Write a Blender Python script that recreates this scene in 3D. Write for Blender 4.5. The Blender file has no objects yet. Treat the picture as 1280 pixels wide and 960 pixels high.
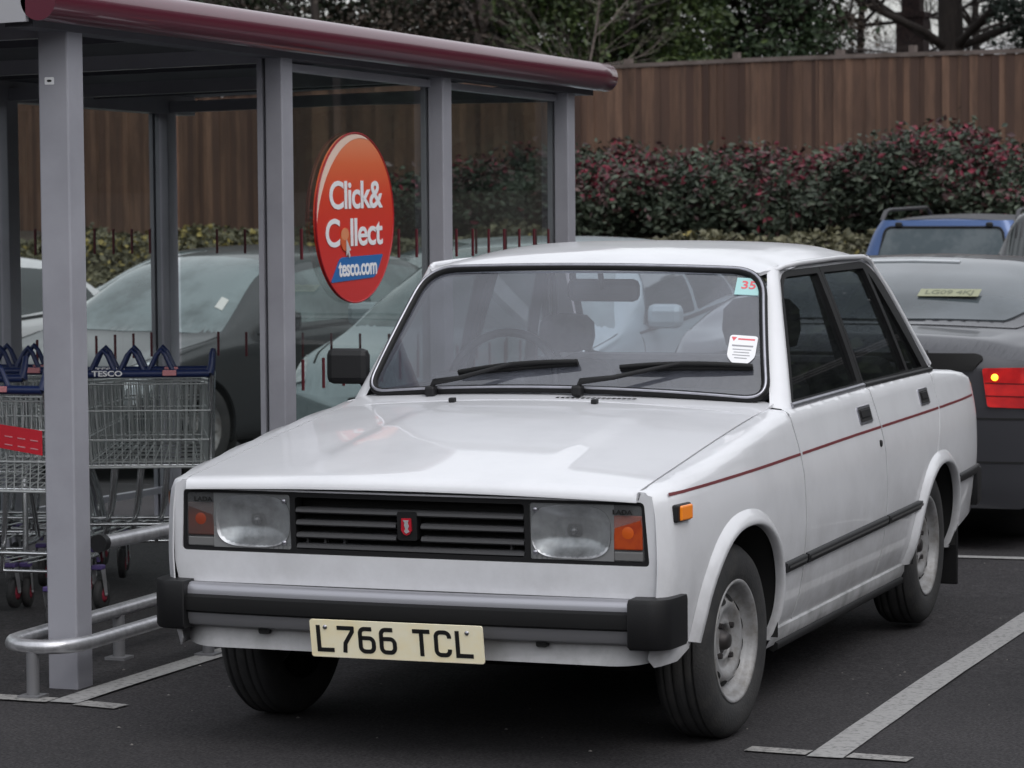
import bpy, bmesh, math, random
import numpy as np
from mathutils import Vector, Matrix, geometry
PI = math.pi
random.seed(7)
rng = np.random.default_rng(7)
scene = bpy.context.scene
C = scene.collection

# ------------------------------------------------------------------ camera
CAM_LOC = (3.4357, -8.3627, 1.6977)
YAW, PITCH, ROLL = -0.3551, 0.0683, -0.0075
def cam_basis():
    f = Vector((math.sin(YAW)*math.cos(PITCH), math.cos(YAW)*math.cos(PITCH), -math.sin(PITCH)))
    r = Vector((math.cos(YAW), -math.sin(YAW), 0)); u = r.cross(f)
    c, s = math.cos(ROLL), math.sin(ROLL)
    return c*r + s*u, -s*r + c*u, f
CR, CU, CF = cam_basis()
cam = bpy.data.objects.new('camera', bpy.data.cameras.new('camera'))
C.objects.link(cam)
M = Matrix((( CR.x, CU.x, -CF.x, CAM_LOC[0]), (CR.y, CU.y, -CF.y, CAM_LOC[1]), (CR.z, CU.z, -CF.z, CAM_LOC[2]), (0, 0, 0, 1)))
cam.matrix_world = M
cam.data.sensor_width = 36; cam.data.lens = 4026.77/1280*36
cam.data.clip_start = 0.1; cam.data.clip_end = 2000
cam.data.dof.use_dof = True; cam.data.dof.focus_distance = 9.6; cam.data.dof.aperture_fstop = 11
scene.camera = cam
FPX = 4026.77
def at_px(px, py, D):
    p = Vector(CAM_LOC) + D*(CF + CR*((px-640)/FPX) - CU*((py-480)/FPX)); return p
def at_depth(px, D, z=None):
    """world x,y for picture column px at distance D along the view axis (used for laying out far things)"""
    p = Vector(CAM_LOC) + CF*D + CR*((px-640)/FPX*D)
    return p.x, p.y

# ------------------------------------------------------------------ world, sun, exposure
SUN_EL, SUN_ROT = math.radians(48), math.radians(128)
w = bpy.data.worlds.new('World'); scene.world = w; w.use_nodes = True
nt = w.node_tree; nt.nodes.clear()
out = nt.nodes.new('ShaderNodeOutputWorld'); bg = nt.nodes.new('ShaderNodeBackground')
sky = nt.nodes.new('ShaderNodeTexSky'); sky.sky_type = 'NISHITA'; sky.sun_disc = False
sky.sun_elevation = SUN_EL; sky.sun_rotation = SUN_ROT; sky.dust_density = 1.5; sky.air_density = 1.0
hs = nt.nodes.new('ShaderNodeHueSaturation'); hs.inputs['Saturation'].default_value = 0.16
tc = nt.nodes.new('ShaderNodeTexCoord'); sx = nt.nodes.new('ShaderNodeSeparateXYZ')
mr = nt.nodes.new('ShaderNodeMapRange'); mr.inputs[1].default_value = 0.0; mr.inputs[2].default_value = 1.0
mr.inputs[3].default_value = 1.2; mr.inputs[4].default_value = 3.2
cn = nt.nodes.new('ShaderNodeTexNoise'); cn.inputs['Scale'].default_value = 2.2; cn.inputs['Detail'].default_value = 5
cm = nt.nodes.new('ShaderNodeMapRange'); cm.inputs[3].default_value = 0.8; cm.inputs[4].default_value = 1.2
m1 = nt.nodes.new('ShaderNodeMath'); m1.operation = 'MULTIPLY'
mx = nt.nodes.new('ShaderNodeMix'); mx.data_type = 'RGBA'; mx.blend_type = 'MULTIPLY'; mx.inputs[0].default_value = 1
L = nt.links.new
L(tc.outputs['Generated'], sx.inputs[0]); L(sx.outputs['Z'], mr.inputs[0])
L(tc.outputs['Generated'], cn.inputs['Vector']); L(cn.outputs[0], cm.inputs[0])
L(mr.outputs[0], m1.inputs[0]); L(cm.outputs[0], m1.inputs[1])
L(sky.outputs[0], hs.inputs['Color']); L(hs.outputs[0], mx.inputs[6]); L(m1.outputs[0], mx.inputs[7])
cap = nt.nodes.new('ShaderNodeVectorMath'); cap.operation = 'MINIMUM'; cap.inputs[1].default_value = (14, 14, 14.4)   # cloud cover evens out the glare round the sun
flo = nt.nodes.new('ShaderNodeVectorMath'); flo.operation = 'MAXIMUM'; flo.inputs[1].default_value = (5.0, 5.0, 5.2)
L(mx.outputs[2], cap.inputs[0]); L(cap.outputs[0], flo.inputs[0]); L(flo.outputs[0], bg.inputs['Color']); bg.inputs['Strength'].default_value = 0.10
L(bg.outputs[0], out.inputs['Surface'])
sun = bpy.data.objects.new('sun', bpy.data.lights.new('sun', 'SUN')); C.objects.link(sun)
sun.data.energy = 0.5; sun.data.angle = math.radians(25); sun.data.color = (1, .98, .95)
sun.rotation_euler = (PI/2 - SUN_EL, 0, PI - SUN_ROT)
scene.view_settings.view_transform = 'Standard'; scene.view_settings.look = 'None'
scene.view_settings.exposure = 0.40; scene.view_settings.gamma = 1
scene.view_settings.use_curve_mapping = False
scene.render.engine = 'CYCLES'
scene.cycles.max_bounces = 8; scene.cycles.transparent_max_bounces = 16

# ------------------------------------------------------------------ materials
MATS = {}
def mat(name, col=(.5, .5, .5), rough=.5, metal=0, spec=.5, coat=0, noise=None, bump=None, emit=None, island=None, trans=0):
    """principled material; noise=(scale, col2, lo, hi); bump=(scale, strength); island=(col2,) random mix per mesh island"""
    if name in MATS: return MATS[name]
    m = bpy.data.materials.new(name); m.use_nodes = True; n = m.node_tree; b = n.nodes['Principled BSDF']
    b.inputs['Base Color'].default_value = (*col, 1); b.inputs['Roughness'].default_value = rough
    b.inputs['Metallic'].default_value = metal; b.inputs['Specular IOR Level'].default_value = spec
    b.inputs['Coat Weight'].default_value = coat; b.inputs['Coat Roughness'].default_value = .03
    b.inputs['Transmission Weight'].default_value = trans
    src = None
    def obj_coord():
        t = n.nodes.new('ShaderNodeTexCoord'); return t.outputs['Object']
    if island:
        g = n.nodes.new('ShaderNodeNewGeometry'); mm = n.nodes.new('ShaderNodeMix'); mm.data_type = 'RGBA'
        mm.inputs[6].default_value = (*col, 1); mm.inputs[7].default_value = (*island, 1)
        n.links.new(g.outputs['Random Per Island'], mm.inputs[0]); src = mm.outputs[2]
    if noise:
        sc, c2, lo, hi = noise[:4]
        t = n.nodes.new('ShaderNodeTexNoise'); t.inputs['Scale'].default_value = sc; t.inputs['Detail'].default_value = 6
        t.inputs['Roughness'].default_value = .65
        if len(noise) > 4:
            mp = n.nodes.new('ShaderNodeMapping'); mp.inputs['Scale'].default_value = noise[4]
            n.links.new(obj_coord(), mp.inputs['Vector']); n.links.new(mp.outputs[0], t.inputs['Vector'])
        else: n.links.new(obj_coord(), t.inputs['Vector'])
        r = n.nodes.new('ShaderNodeMapRange'); r.inputs[1].default_value = lo; r.inputs[2].default_value = hi
        mm = n.nodes.new('ShaderNodeMix'); mm.data_type = 'RGBA'; mm.inputs[6].default_value = (*col, 1); mm.inputs[7].default_value = (*c2, 1)
        if src: n.links.new(src, mm.inputs[6])
        n.links.new(t.outputs[0], r.inputs[0]); n.links.new(r.outputs[0], mm.inputs[0]); src = mm.outputs[2]
    if src: n.links.new(src, b.inputs['Base Color'])
    if bump:
        t = n.nodes.new('ShaderNodeTexNoise'); t.inputs['Scale'].default_value = bump[0]; t.inputs['Detail'].default_value = 4
        n.links.new(obj_coord(), t.inputs['Vector'])
        bp = n.nodes.new('ShaderNodeBump'); bp.inputs['Strength'].default_value = bump[1]; bp.inputs['Distance'].default_value = .01
        n.links.new(t.outputs[0], bp.inputs['Height']); n.links.new(bp.outputs[0], b.inputs['Normal'])
    if emit:
        b.inputs['Emission Color'].default_value = (*emit[0], 1); b.inputs['Emission Strength'].default_value = emit[1]
    MATS[name] = m; return m
def glass_mat(name, tint=(.85, .9, .9), ior=1.55, haze=0.0, dcol=(.5, .52, .55), rough=0.0):
    """pane: clear transmission with fresnel reflection and a diffuse film painting pale haze"""
    if name in MATS: return MATS[name]
    m = bpy.data.materials.new(name); m.use_nodes = True; n = m.node_tree; n.nodes.clear(); N = n.nodes.new
    o = N('ShaderNodeOutputMaterial'); tr = N('ShaderNodeBsdfTransparent'); gl = N('ShaderNodeBsdfGlossy'); fr = N('ShaderNodeMapRange')
    mx = N('ShaderNodeMixShader'); df = N('ShaderNodeBsdfDiffuse'); m2 = N('ShaderNodeMixShader')
    tr.inputs[0].default_value = (*tint, 1); gl.inputs['Roughness'].default_value = rough
    # Schlick reflectance, the same from both sides of the pane (two faces of real glass)
    f0 = 1.9*((ior-1)/(ior+1))**2; ge = N('ShaderNodeNewGeometry'); dt = N('ShaderNodeVectorMath'); dt.operation = 'DOT_PRODUCT'
    ab = N('ShaderNodeMath'); ab.operation = 'ABSOLUTE'; sb_ = N('ShaderNodeMath'); sb_.operation = 'SUBTRACT'; sb_.inputs[0].default_value = 1; pw_ = N('ShaderNodeMath'); pw_.operation = 'POWER'; pw_.inputs[1].default_value = 5
    n.links.new(ge.outputs['Incoming'], dt.inputs[0]); n.links.new(ge.outputs['Normal'], dt.inputs[1]); n.links.new(dt.outputs['Value'], ab.inputs[0]); n.links.new(ab.outputs[0], sb_.inputs[1]); n.links.new(sb_.outputs[0], pw_.inputs[0])
    n.links.new(pw_.outputs[0], fr.inputs[0]); fr.inputs[3].default_value = f0; fr.inputs[4].default_value = 1.0
    df.inputs[0].default_value = (*dcol, 1)
    t = N('ShaderNodeTexNoise'); t.inputs['Scale'].default_value = 3.5; t.inputs['Detail'].default_value = 7; tc = N('ShaderNodeTexCoord')
    r = N('ShaderNodeMapRange'); r.inputs[1].default_value = .3; r.inputs[2].default_value = .75
    r.inputs[3].default_value = haze*.5; r.inputs[4].default_value = haze*1.6
    k = n.links.new
    k(tc.outputs['Object'], t.inputs['Vector']); k(t.outputs[0], r.inputs[0]); k(r.outputs[0], m2.inputs[0])
    k(tr.outputs[0], m2.inputs[1]); k(df.outputs[0], m2.inputs[2]); k(fr.outputs[0], mx.inputs[0])
    k(m2.outputs[0], mx.inputs[1]); k(gl.outputs[0], mx.inputs[2]); k(mx.outputs[0], o.inputs[0])
    MATS[name] = m; return m

# ------------------------------------------------------------------ objects
def tag(o, label=None, cat=None, group=None, kind=None):
    if label: o['label'] = label
    if cat: o['category'] = cat
    if group: o['group'] = group
    if kind: o['kind'] = kind
    return o
def empty(name, loc=(0, 0, 0), rz=0, parent=None):
    o = bpy.data.objects.new(name, None); C.objects.link(o); o.location = loc; o.rotation_euler = (0, 0, rz)
    o.empty_display_size = .1
    if parent: o.parent = parent
    return o
def copy_tree(o, parent=None):
    c = o.copy(); C.objects.link(c)
    if parent: c.parent = parent
    for ch in list(o.children): copy_tree(ch, c)
    return c
class MB:
    """collects geometry for ONE mesh object"""
    def __init__(s): s.v = []; s.f = []; s.m = []; s.sm = []
    def add(s, vs, fs, mi=0, smooth=False):
        b = len(s.v); s.v += [tuple(map(float, v)) for v in vs]
        s.f += [tuple(int(i)+b for i in f) for f in fs]; s.m += [mi]*len(fs); s.sm += [smooth]*len(fs); return s
    def box(s, c, d, rot=None, mi=0, bev=0):
        x, y, z = [k/2 for k in d]
        if bev:
            bm = bmesh.new(); bmesh.ops.create_cube(bm, size=1)
            for v in bm.verts: v.co = Vector((v.co.x*d[0], v.co.y*d[1], v.co.z*d[2]))
            bmesh.ops.bevel(bm, geom=bm.edges[:], offset=bev, segments=2, affect='EDGES', profile=.5)
            vs = [v.co.copy() for v in bm.verts]; bm.verts.index_update(); fs = [[v.index for v in f.verts] for f in bm.faces]; bm.free()
        else:
            vs = [Vector(p) for p in [(-x,-y,-z),(x,-y,-z),(x,y,-z),(-x,y,-z),(-x,-y,z),(x,-y,z),(x,y,z),(-x,y,z)]]
            fs = [(0,3,2,1),(4,5,6,7),(0,1,5,4),(1,2,6,5),(2,3,7,6),(3,0,4,7)]
        if rot is not None:
            R = rot if isinstance(rot, Matrix) else Matrix.Rotation(rot, 3, 'Z'); vs = [R @ v for v in vs]
        return s.add([(v.x+c[0], v.y+c[1], v.z+c[2]) for v in vs], fs, mi)
    def tube(s, pts, r, n=8, mi=0, closed=False, cap=True):
        P = [Vector(p) for p in pts]; k = len(P); rs = r if hasattr(r, '__len__') else [r]*k
        vs = []; up = None
        for i in range(k):
            a = P[(i-1) % k] if (closed or i) else P[i]; b = P[(i+1) % k] if (closed or i < k-1) else P[i]
            t = (b-a).normalized()
            if up is None: up = Vector((0, 0, 1)) if abs(t.z) < .9 else Vector((1, 0, 0))
            e1 = (up - t*up.dot(t)).normalized(); e2 = t.cross(e1); up = e1
            for j in range(n):
                q = 2*PI*j/n; vs.append(P[i] + (e1*math.cos(q)+e2*math.sin(q))*rs[i])
        fs = []
        for i in range(k if closed else k-1):
            for j in range(n):
                a = i*n+j; b = i*n+(j+1) % n; c = ((i+1) % k)*n+(j+1) % n; d = ((i+1) % k)*n+j
                fs.append((a, b, c, d))
        s.add(vs, fs, mi, n > 4)
        if cap and not closed: s.add([vs[j] for j in range(n)], [tuple(range(n))[::-1]], mi); s.add(vs[-n:], [tuple(range(n))], mi)
        return s
    def lathe(s, prof, n=32, axis='X', c=(0, 0, 0), mi=0, smooth=True):
        """prof: (radius, offset along axis)"""
        vs = []
        for r, a in prof:
            for j in range(n):
                q = 2*PI*j/n; u, v = r*math.cos(q), r*math.sin(q)
                p = (a, u, v) if axis == 'X' else ((u, a, v) if axis == 'Y' else (u, v, a))
                vs.append((p[0]+c[0], p[1]+c[1], p[2]+c[2]))
        fs = [(i*n+j, i*n+(j+1) % n, (i+1)*n+(j+1) % n, (i+1)*n+j) for i in range(len(prof)-1) for j in range(n)]
        return s.add(vs, fs, mi, smooth)
    def prism(s, poly, d0, d1, fn=lambda u, v, d: (u, v, d), mi=0):
        """poly 2-D outline extruded between d0 and d1, mapped by fn"""
        k = len(poly)
        vs = [fn(u, v, d0) for u, v in poly]+[fn(u, v, d1) for u, v in poly]
        fs = [tuple(range(k))[::-1], tuple(range(k, 2*k))]+[(i, (i+1) % k, k+(i+1) % k, k+i) for i in range(k)]
        return s.add(vs, fs, mi)
    def grid(s, P, mi=0, smooth=True, closed=False):
        a, b = len(P), len(P[0]); vs = [p for row in P for p in row]
        fs = [(i*b+j, i*b+(j+1) % b, (i+1)*b+(j+1) % b, (i+1)*b+j) for i in range(a-1) for j in range(b if closed else b-1)]
        return s.add(vs, fs, mi, smooth)
    def build(s, name, mats, parent=None, sharp=None, fix=True, bevel=0):
        me = bpy.data.meshes.new(name); me.from_pydata(s.v, [], s.f)
        for m in (mats if isinstance(mats, (list, tuple)) else [mats]): me.materials.append(m)
        me.polygons.foreach_set('material_index', s.m); me.polygons.foreach_set('use_smooth', s.sm)
        if fix:
            bm = bmesh.new(); bm.from_mesh(me); bmesh.ops.recalc_face_normals(bm, faces=bm.faces[:]); bm.to_mesh(me); bm.free()
        if sharp:
            me.polygons.foreach_set('use_smooth', [True]*len(me.polygons)); me.set_sharp_from_angle(angle=math.radians(sharp))
        me.update(); o = bpy.data.objects.new(name, me); C.objects.link(o)
        if parent: o.parent = parent
        return o
def arc(c, r, a0, a1, n=8):
    return [(c[0]+r*math.cos(a0+(a1-a0)*i/n), c[1]+r*math.sin(a0+(a1-a0)*i/n)) for i in range(n+1)]
def round_poly(pts, rad, n=5):
    """round the corners of a 2-D polygon"""
    o = []; k = len(pts)
    for i in range(k):
        r = rad[i] if hasattr(rad, '__len__') else rad
        p, a, b = Vector(pts[i]), Vector(pts[i-1]), Vector(pts[(i+1) % k])
        if r <= 0: o.append(tuple(p)); continue
        d1, d2 = (a-p), (b-p); l = min(r, d1.length*.45, d2.length*.45); s, e = p+d1.normalized()*l, p+d2.normalized()*l
        for j in range(n+1):
            t = j/n; o.append(tuple(s*(1-t)**2+p*2*t*(1-t)+e*t*t))
    return o
def densify(poly, step, closed=True):
    o = []; k = len(poly)
    for i in range(k if closed else k-1):
        a, b = np.array(poly[i], float), np.array(poly[(i+1) % k], float); m = max(1, int(math.ceil(np.linalg.norm(b-a)/step)))
        for j in range(m): o.append(tuple(a+(b-a)*j/m))
    if not closed: o.append(tuple(poly[-1]))
    return o
def inside(P, poly):
    x, y = P[:, 0], P[:, 1]; q = np.array(poly); r = np.zeros(len(P), bool); j = len(q)-1
    for i in range(len(q)):
        xi, yi = q[i]; xj, yj = q[j]
        if yi != yj:
            c = ((yi > y) != (yj > y)) & (x < (xj-xi)*(y-yi)/(yj-yi)+xi); r ^= c
        j = i
    return r
def panel(name, outline, mp, m, parent, out=(0, 0, 1), holes=(), step=.04, t=.012, steps=None, offs=0.0, mirror=False, thick_holes=True):
    """sheet cut to a 2-D outline and bent over the surface mp(u,v) -> (x,y,z) arrays, edges turned inward by t"""
    su, sv = steps or (step, step)
    loops = [densify(outline, min(su, sv))]+[densify(h, min(su, sv)) for h in holes]
    pts = []; edges = []
    for lp in loops:
        b = len(pts); pts += lp; edges += [(b+i, b+(i+1) % len(lp)) for i in range(len(lp))]
    B = np.array(pts); lo, hi = B.min(0), B.max(0)
    U, V = np.meshgrid(np.arange(lo[0]+su/2, hi[0], su), np.arange(lo[1]+sv/2, hi[1], sv)); G = np.stack([U.ravel(), V.ravel()], 1)
    if len(G):
        k = inside(G, loops[0])
        for h in loops[1:]: k &= ~inside(G, h)
        G = G[k]
        if len(G):
            d = np.full(len(G), 9.)
            for i in range(0, len(B), 200): d = np.minimum(d, np.sqrt(((G[:, None]-B[None, i:i+200])**2).sum(-1)).min(1))
            G = G[d > .4*min(su, sv)]
            pts += [tuple(g) for g in G]
    v2, e2, f2, *_ = geometry.delaunay_2d_cdt([Vector(p) for p in pts], edges, [], 0, 1e-6)
    A = np.array([tuple(v) for v in v2]); F = np.array([f for f in f2 if len(f) == 3])
    cen = A[F].mean(1); k = inside(cen, loops[0])
    for h in loops[1:]: k &= ~inside(cen, h)
    _a, _b = A[F[:, 1]]-A[F[:, 0]], A[F[:, 2]]-A[F[:, 0]]; k &= np.abs(_a[:, 0]*_b[:, 1]-_a[:, 1]*_b[:, 0]) > .004*su*sv
    F = F[k]; X = np.stack(np.broadcast_arrays(*mp(A[:, 0], A[:, 1])), 1).astype(float)
    fn = np.cross(X[F[:, 1]]-X[F[:, 0]], X[F[:, 2]]-X[F[:, 0]])
    if (fn.sum(0) @ np.array(out)) < 0: F = F[:, ::-1]; fn = -fn
    vn = np.zeros_like(X)
    for j in range(3): np.add.at(vn, F[:, j], fn)
    vn /= np.maximum(np.linalg.norm(vn, axis=1), 1e-12)[:, None]
    X = X+vn*offs
    if mirror: X = X*np.array([-1, 1, 1]); vn = vn*np.array([-1, 1, 1]); F = F[:, ::-1]
    vs = [tuple(x) for x in X]; fs = [tuple(map(int, f)) for f in F]; nf = len(fs)
    if t:
        cnt = {}
        for f in fs:
            for i in range(3):
                a, b = f[i], f[(i+1) % 3]; cnt[(a, b)] = 1
        bd = [e for e in cnt if (e[1], e[0]) not in cnt]; idx = {}
        for a, b in bd:
            for q in (a, b):
                if q not in idx: idx[q] = len(vs); vs.append(tuple(X[q]-vn[q]*t))
        for a, b in bd: fs.append((b, a, idx[a], idx[b]))
    me = bpy.data.meshes.new(name); me.from_pydata(vs, [], fs); me.materials.append(m)
    sm = [True]*nf+[False]*(len(fs)-nf); me.polygons.foreach_set('use_smooth', sm)
    if t:
        bs = {tuple(sorted(e)) for e in bd}
        for e in me.edges:
            if tuple(sorted(e.vertices)) in bs: e.use_edge_sharp = True
    me.update(); o = bpy.data.objects.new(name, me); C.objects.link(o)
    if parent: o.parent = parent
    return o
def curve1(xs, ys):
    """smooth monotone-ish cubic through points (vectorised)"""
    xs, ys = np.array(xs, float), np.array(ys, float); d = np.diff(ys)/np.diff(xs)
    m = np.empty(len(xs)); m[0], m[-1] = d[0], d[-1]
    for i in range(1, len(xs)-1): m[i] = 0 if d[i-1]*d[i] <= 0 else 2*d[i-1]*d[i]/(d[i-1]+d[i])
    def f(x):
        x = np.clip(np.asarray(x, float), xs[0], xs[-1]); i = np.clip(np.searchsorted(xs, x)-1, 0, len(xs)-2)
        h = xs[i+1]-xs[i]; t = (x-xs[i])/h
        return (2*t**3-3*t**2+1)*ys[i]+(t**3-2*t**2+t)*h*m[i]+(-2*t**3+3*t**2)*ys[i+1]+(t**3-t**2)*h*m[i+1]
    return f
def text_obj(name, body, size, m, parent, mat4, depth=.001, bold=0.0, sx=1.0, align='CENTER', spacing=1.0):
    cu = bpy.data.curves.new(name, 'FONT'); cu.body = body; cu.size = size; cu.extrude = depth; cu.offset = bold
    cu.align_x = align; cu.align_y = 'CENTER'; cu.space_character = spacing; cu.resolution_u = 4
    o = bpy.data.objects.new('tmp', cu); C.objects.link(o); bpy.context.view_layer.update()
    me = bpy.data.meshes.new_from_object(o.evaluated_get(bpy.context.evaluated_depsgraph_get()))
    bpy.data.objects.remove(o); bpy.data.curves.remove(cu)
    me.transform(mat4 @ Matrix.Diagonal((sx, 1, 1, 1))); me.materials.clear(); me.materials.append(m); me.name = name
    r = bpy.data.objects.new(name, me); C.objects.link(r)
    if parent: r.parent = parent
    return r
def frame4(o, ex, ey):
    """4x4 with local x along ex, y along ey"""
    ex, ey = Vector(ex).normalized(), Vector(ey).normalized(); ez = ex.cross(ey)
    return Matrix(((ex.x, ey.x, ez.x, o[0]), (ex.y, ey.y, ez.y, o[1]), (ex.z, ey.z, ez.z, o[2]), (0, 0, 0, 1)))

# ------------------------------------------------------------------ palette
white_paint = mat('white_paint', (.70, .705, .73), .36, coat=.65, noise=(2.5, (.60, .605, .63), .45, .8), spec=.5)
def road_dirt(m, z0, z1, col, amt):
    """splashed dirt low on the bodywork: noisy film between heights z0 (heavy) and z1 (none)"""
    n = m.node_tree; b = n.nodes['Principled BSDF']; src = b.inputs['Base Color'].links[0].from_socket; N = n.nodes.new
    tc = N('ShaderNodeTexCoord'); s = N('ShaderNodeSeparateXYZ'); r = N('ShaderNodeMapRange'); t = N('ShaderNodeTexNoise'); t.inputs['Scale'].default_value = 7; t.inputs['Detail'].default_value = 8; t.inputs['Roughness'].default_value = .7
    r2 = N('ShaderNodeMapRange'); r2.inputs[1].default_value = .3; r2.inputs[2].default_value = .7; mu = N('ShaderNodeMath'); mu.operation = 'MULTIPLY'; mx = N('ShaderNodeMix'); mx.data_type = 'RGBA'
    r.inputs[1].default_value = z0; r.inputs[2].default_value = z1; r.inputs[3].default_value = amt; r.inputs[4].default_value = 0; mx.inputs[7].default_value = (*col, 1); k = n.links.new
    k(tc.outputs['Object'], s.inputs[0]); k(s.outputs['Z'], r.inputs[0]); k(tc.outputs['Object'], t.inputs['Vector']); k(t.outputs[0], r2.inputs[0]); k(r.outputs[0], mu.inputs[0]); k(r2.outputs[0], mu.inputs[1])
    k(mu.outputs[0], mx.inputs[0]); k(src, mx.inputs[6]); k(mx.outputs[2], b.inputs['Base Color'])
road_dirt(white_paint, .24, .72, (.22, .21, .20), .6)
grey_dirt_paint = mat('road_dirty_white_paint', (.42, .42, .43), .45, noise=(9, (.2, .2, .2), .4, .7))
black_plastic = mat('black_plastic', (.009, .009, .010), .5, spec=.35, bump=(300, .1))
black_rubber = mat('black_rubber', (.007, .007, .0075), .6, spec=.3)
trim_black = mat('black_satin_trim', (.012, .012, .013), .5, spec=.3)
alu = mat('dull_aluminium', (.42, .42, .46), .34, metal=.9, noise=(20, (.32, .32, .35), .4, .7))
alu_dark = mat('dirty_aluminium', (.19, .19, .20), .5, metal=.3)
chrome = mat('chrome', (.75, .75, .76), .12, metal=1)
steel_bright = mat('brushed_steel', (.60, .60, .62), .32, metal=.7, noise=(30, (.42, .42, .44), .4, .7))
tyre_mat = mat('tyre_rubber', (.022, .022, .023), .75, noise=(12, (.04, .038, .036), .45, .75), bump=(120, .2))
rim_mat = mat('silver_grey_wheel_paint', (.30, .30, .305), .5, metal=.25, noise=(16, (.13, .115, .10), .42, .75))
dark_void = mat('dark_cavity', (.01, .01, .01), .9)
# ================================================================== the white saloon
car = tag(empty('saloon_car'), 'boxy white 1980s saloon with black rubber bumper and red pinstripe, parked in front', 'car')
prof = curve1([.2, .26, .34, .45, .58, .70, .78, .86, .94, 1.05], [.722, .757, .786, .803, .812, .808, .796, .776, .752, .70])
plan = curve1([.03, .045, .052, .07, .1, .2, .5, 1.0, 3.0, 3.6, 3.95, 4.03, 4.07, 4.09], [.90, .912, .93, .943, .952, .967, .987, 1, 1, .992, .97, .958, .94, .91])
zedge = curve1([.0, .03, .1, .4, .8, 1.2, 1.38, 2.3, 3.3, 3.6, 3.9, 4.03, 4.09], [.783, .790, .799, .832, .876, .914, .927, .930, .922, .908, .884, .862, .845])
crown = curve1([0, .1, 1.0, 1.4, 3.3, 4.1], [.012, .02, .03, .03, .015, .012])
def topz(x, y):
    q = np.clip(np.abs(x)/.72, 0, 1); k = np.clip((np.abs(x)-.34)/.05, 0, 1); k = k*k*(3-2*k)
    f = np.clip((1.25-y)/.3, 0, 1)*np.clip((y-.02)/.5, 0, 1)
    return zedge(y)+crown(y)*(1-q*q)+.007*(1-k)*f
SR = .034
def side(y, v):
    vs = zedge(y)-SR; zz = np.minimum(v, vs); X0 = plan(y)*prof(zz); e = np.maximum(v-vs, 0); a = np.minimum(e, SR*PI/2)/SR
    over = np.maximum(e-SR*PI/2, 0); X = X0-SR*(1-np.cos(a))-over
    Z = zz+SR*np.sin(a)+np.where(over > 0, topz(X, y)-topz(X0-SR, y), 0)
    return X, y+0*v, Z
def v_at_x(y, x):
    vs = zedge(y)-SR; X0 = plan(y)*prof(vs); return float(vs+SR*PI/2+max(0, X0-SR-x))
def ell(c, a, b, q0, q1, n, p=2.25):
    o = []
    for i in range(n+1):
        q = q0+(q1-q0)*i/n; cs, sn = math.cos(q), math.sin(q)
        o.append((c[0]+a*math.copysign(abs(cs)**(2/p), cs), c[1]+b*math.copysign(abs(sn)**(2/p), sn)))
    return o
FA, RA = (.69, .255), (3.24, .255)          # arch centres (y,z)
FAx, RAx = (.400, .378), (.345, .335)       # opening half sizes
FHUB, RHUB = (.715, .287), (3.20, .287)
VTOP = lambda y: v_at_x(y, .695)
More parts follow.
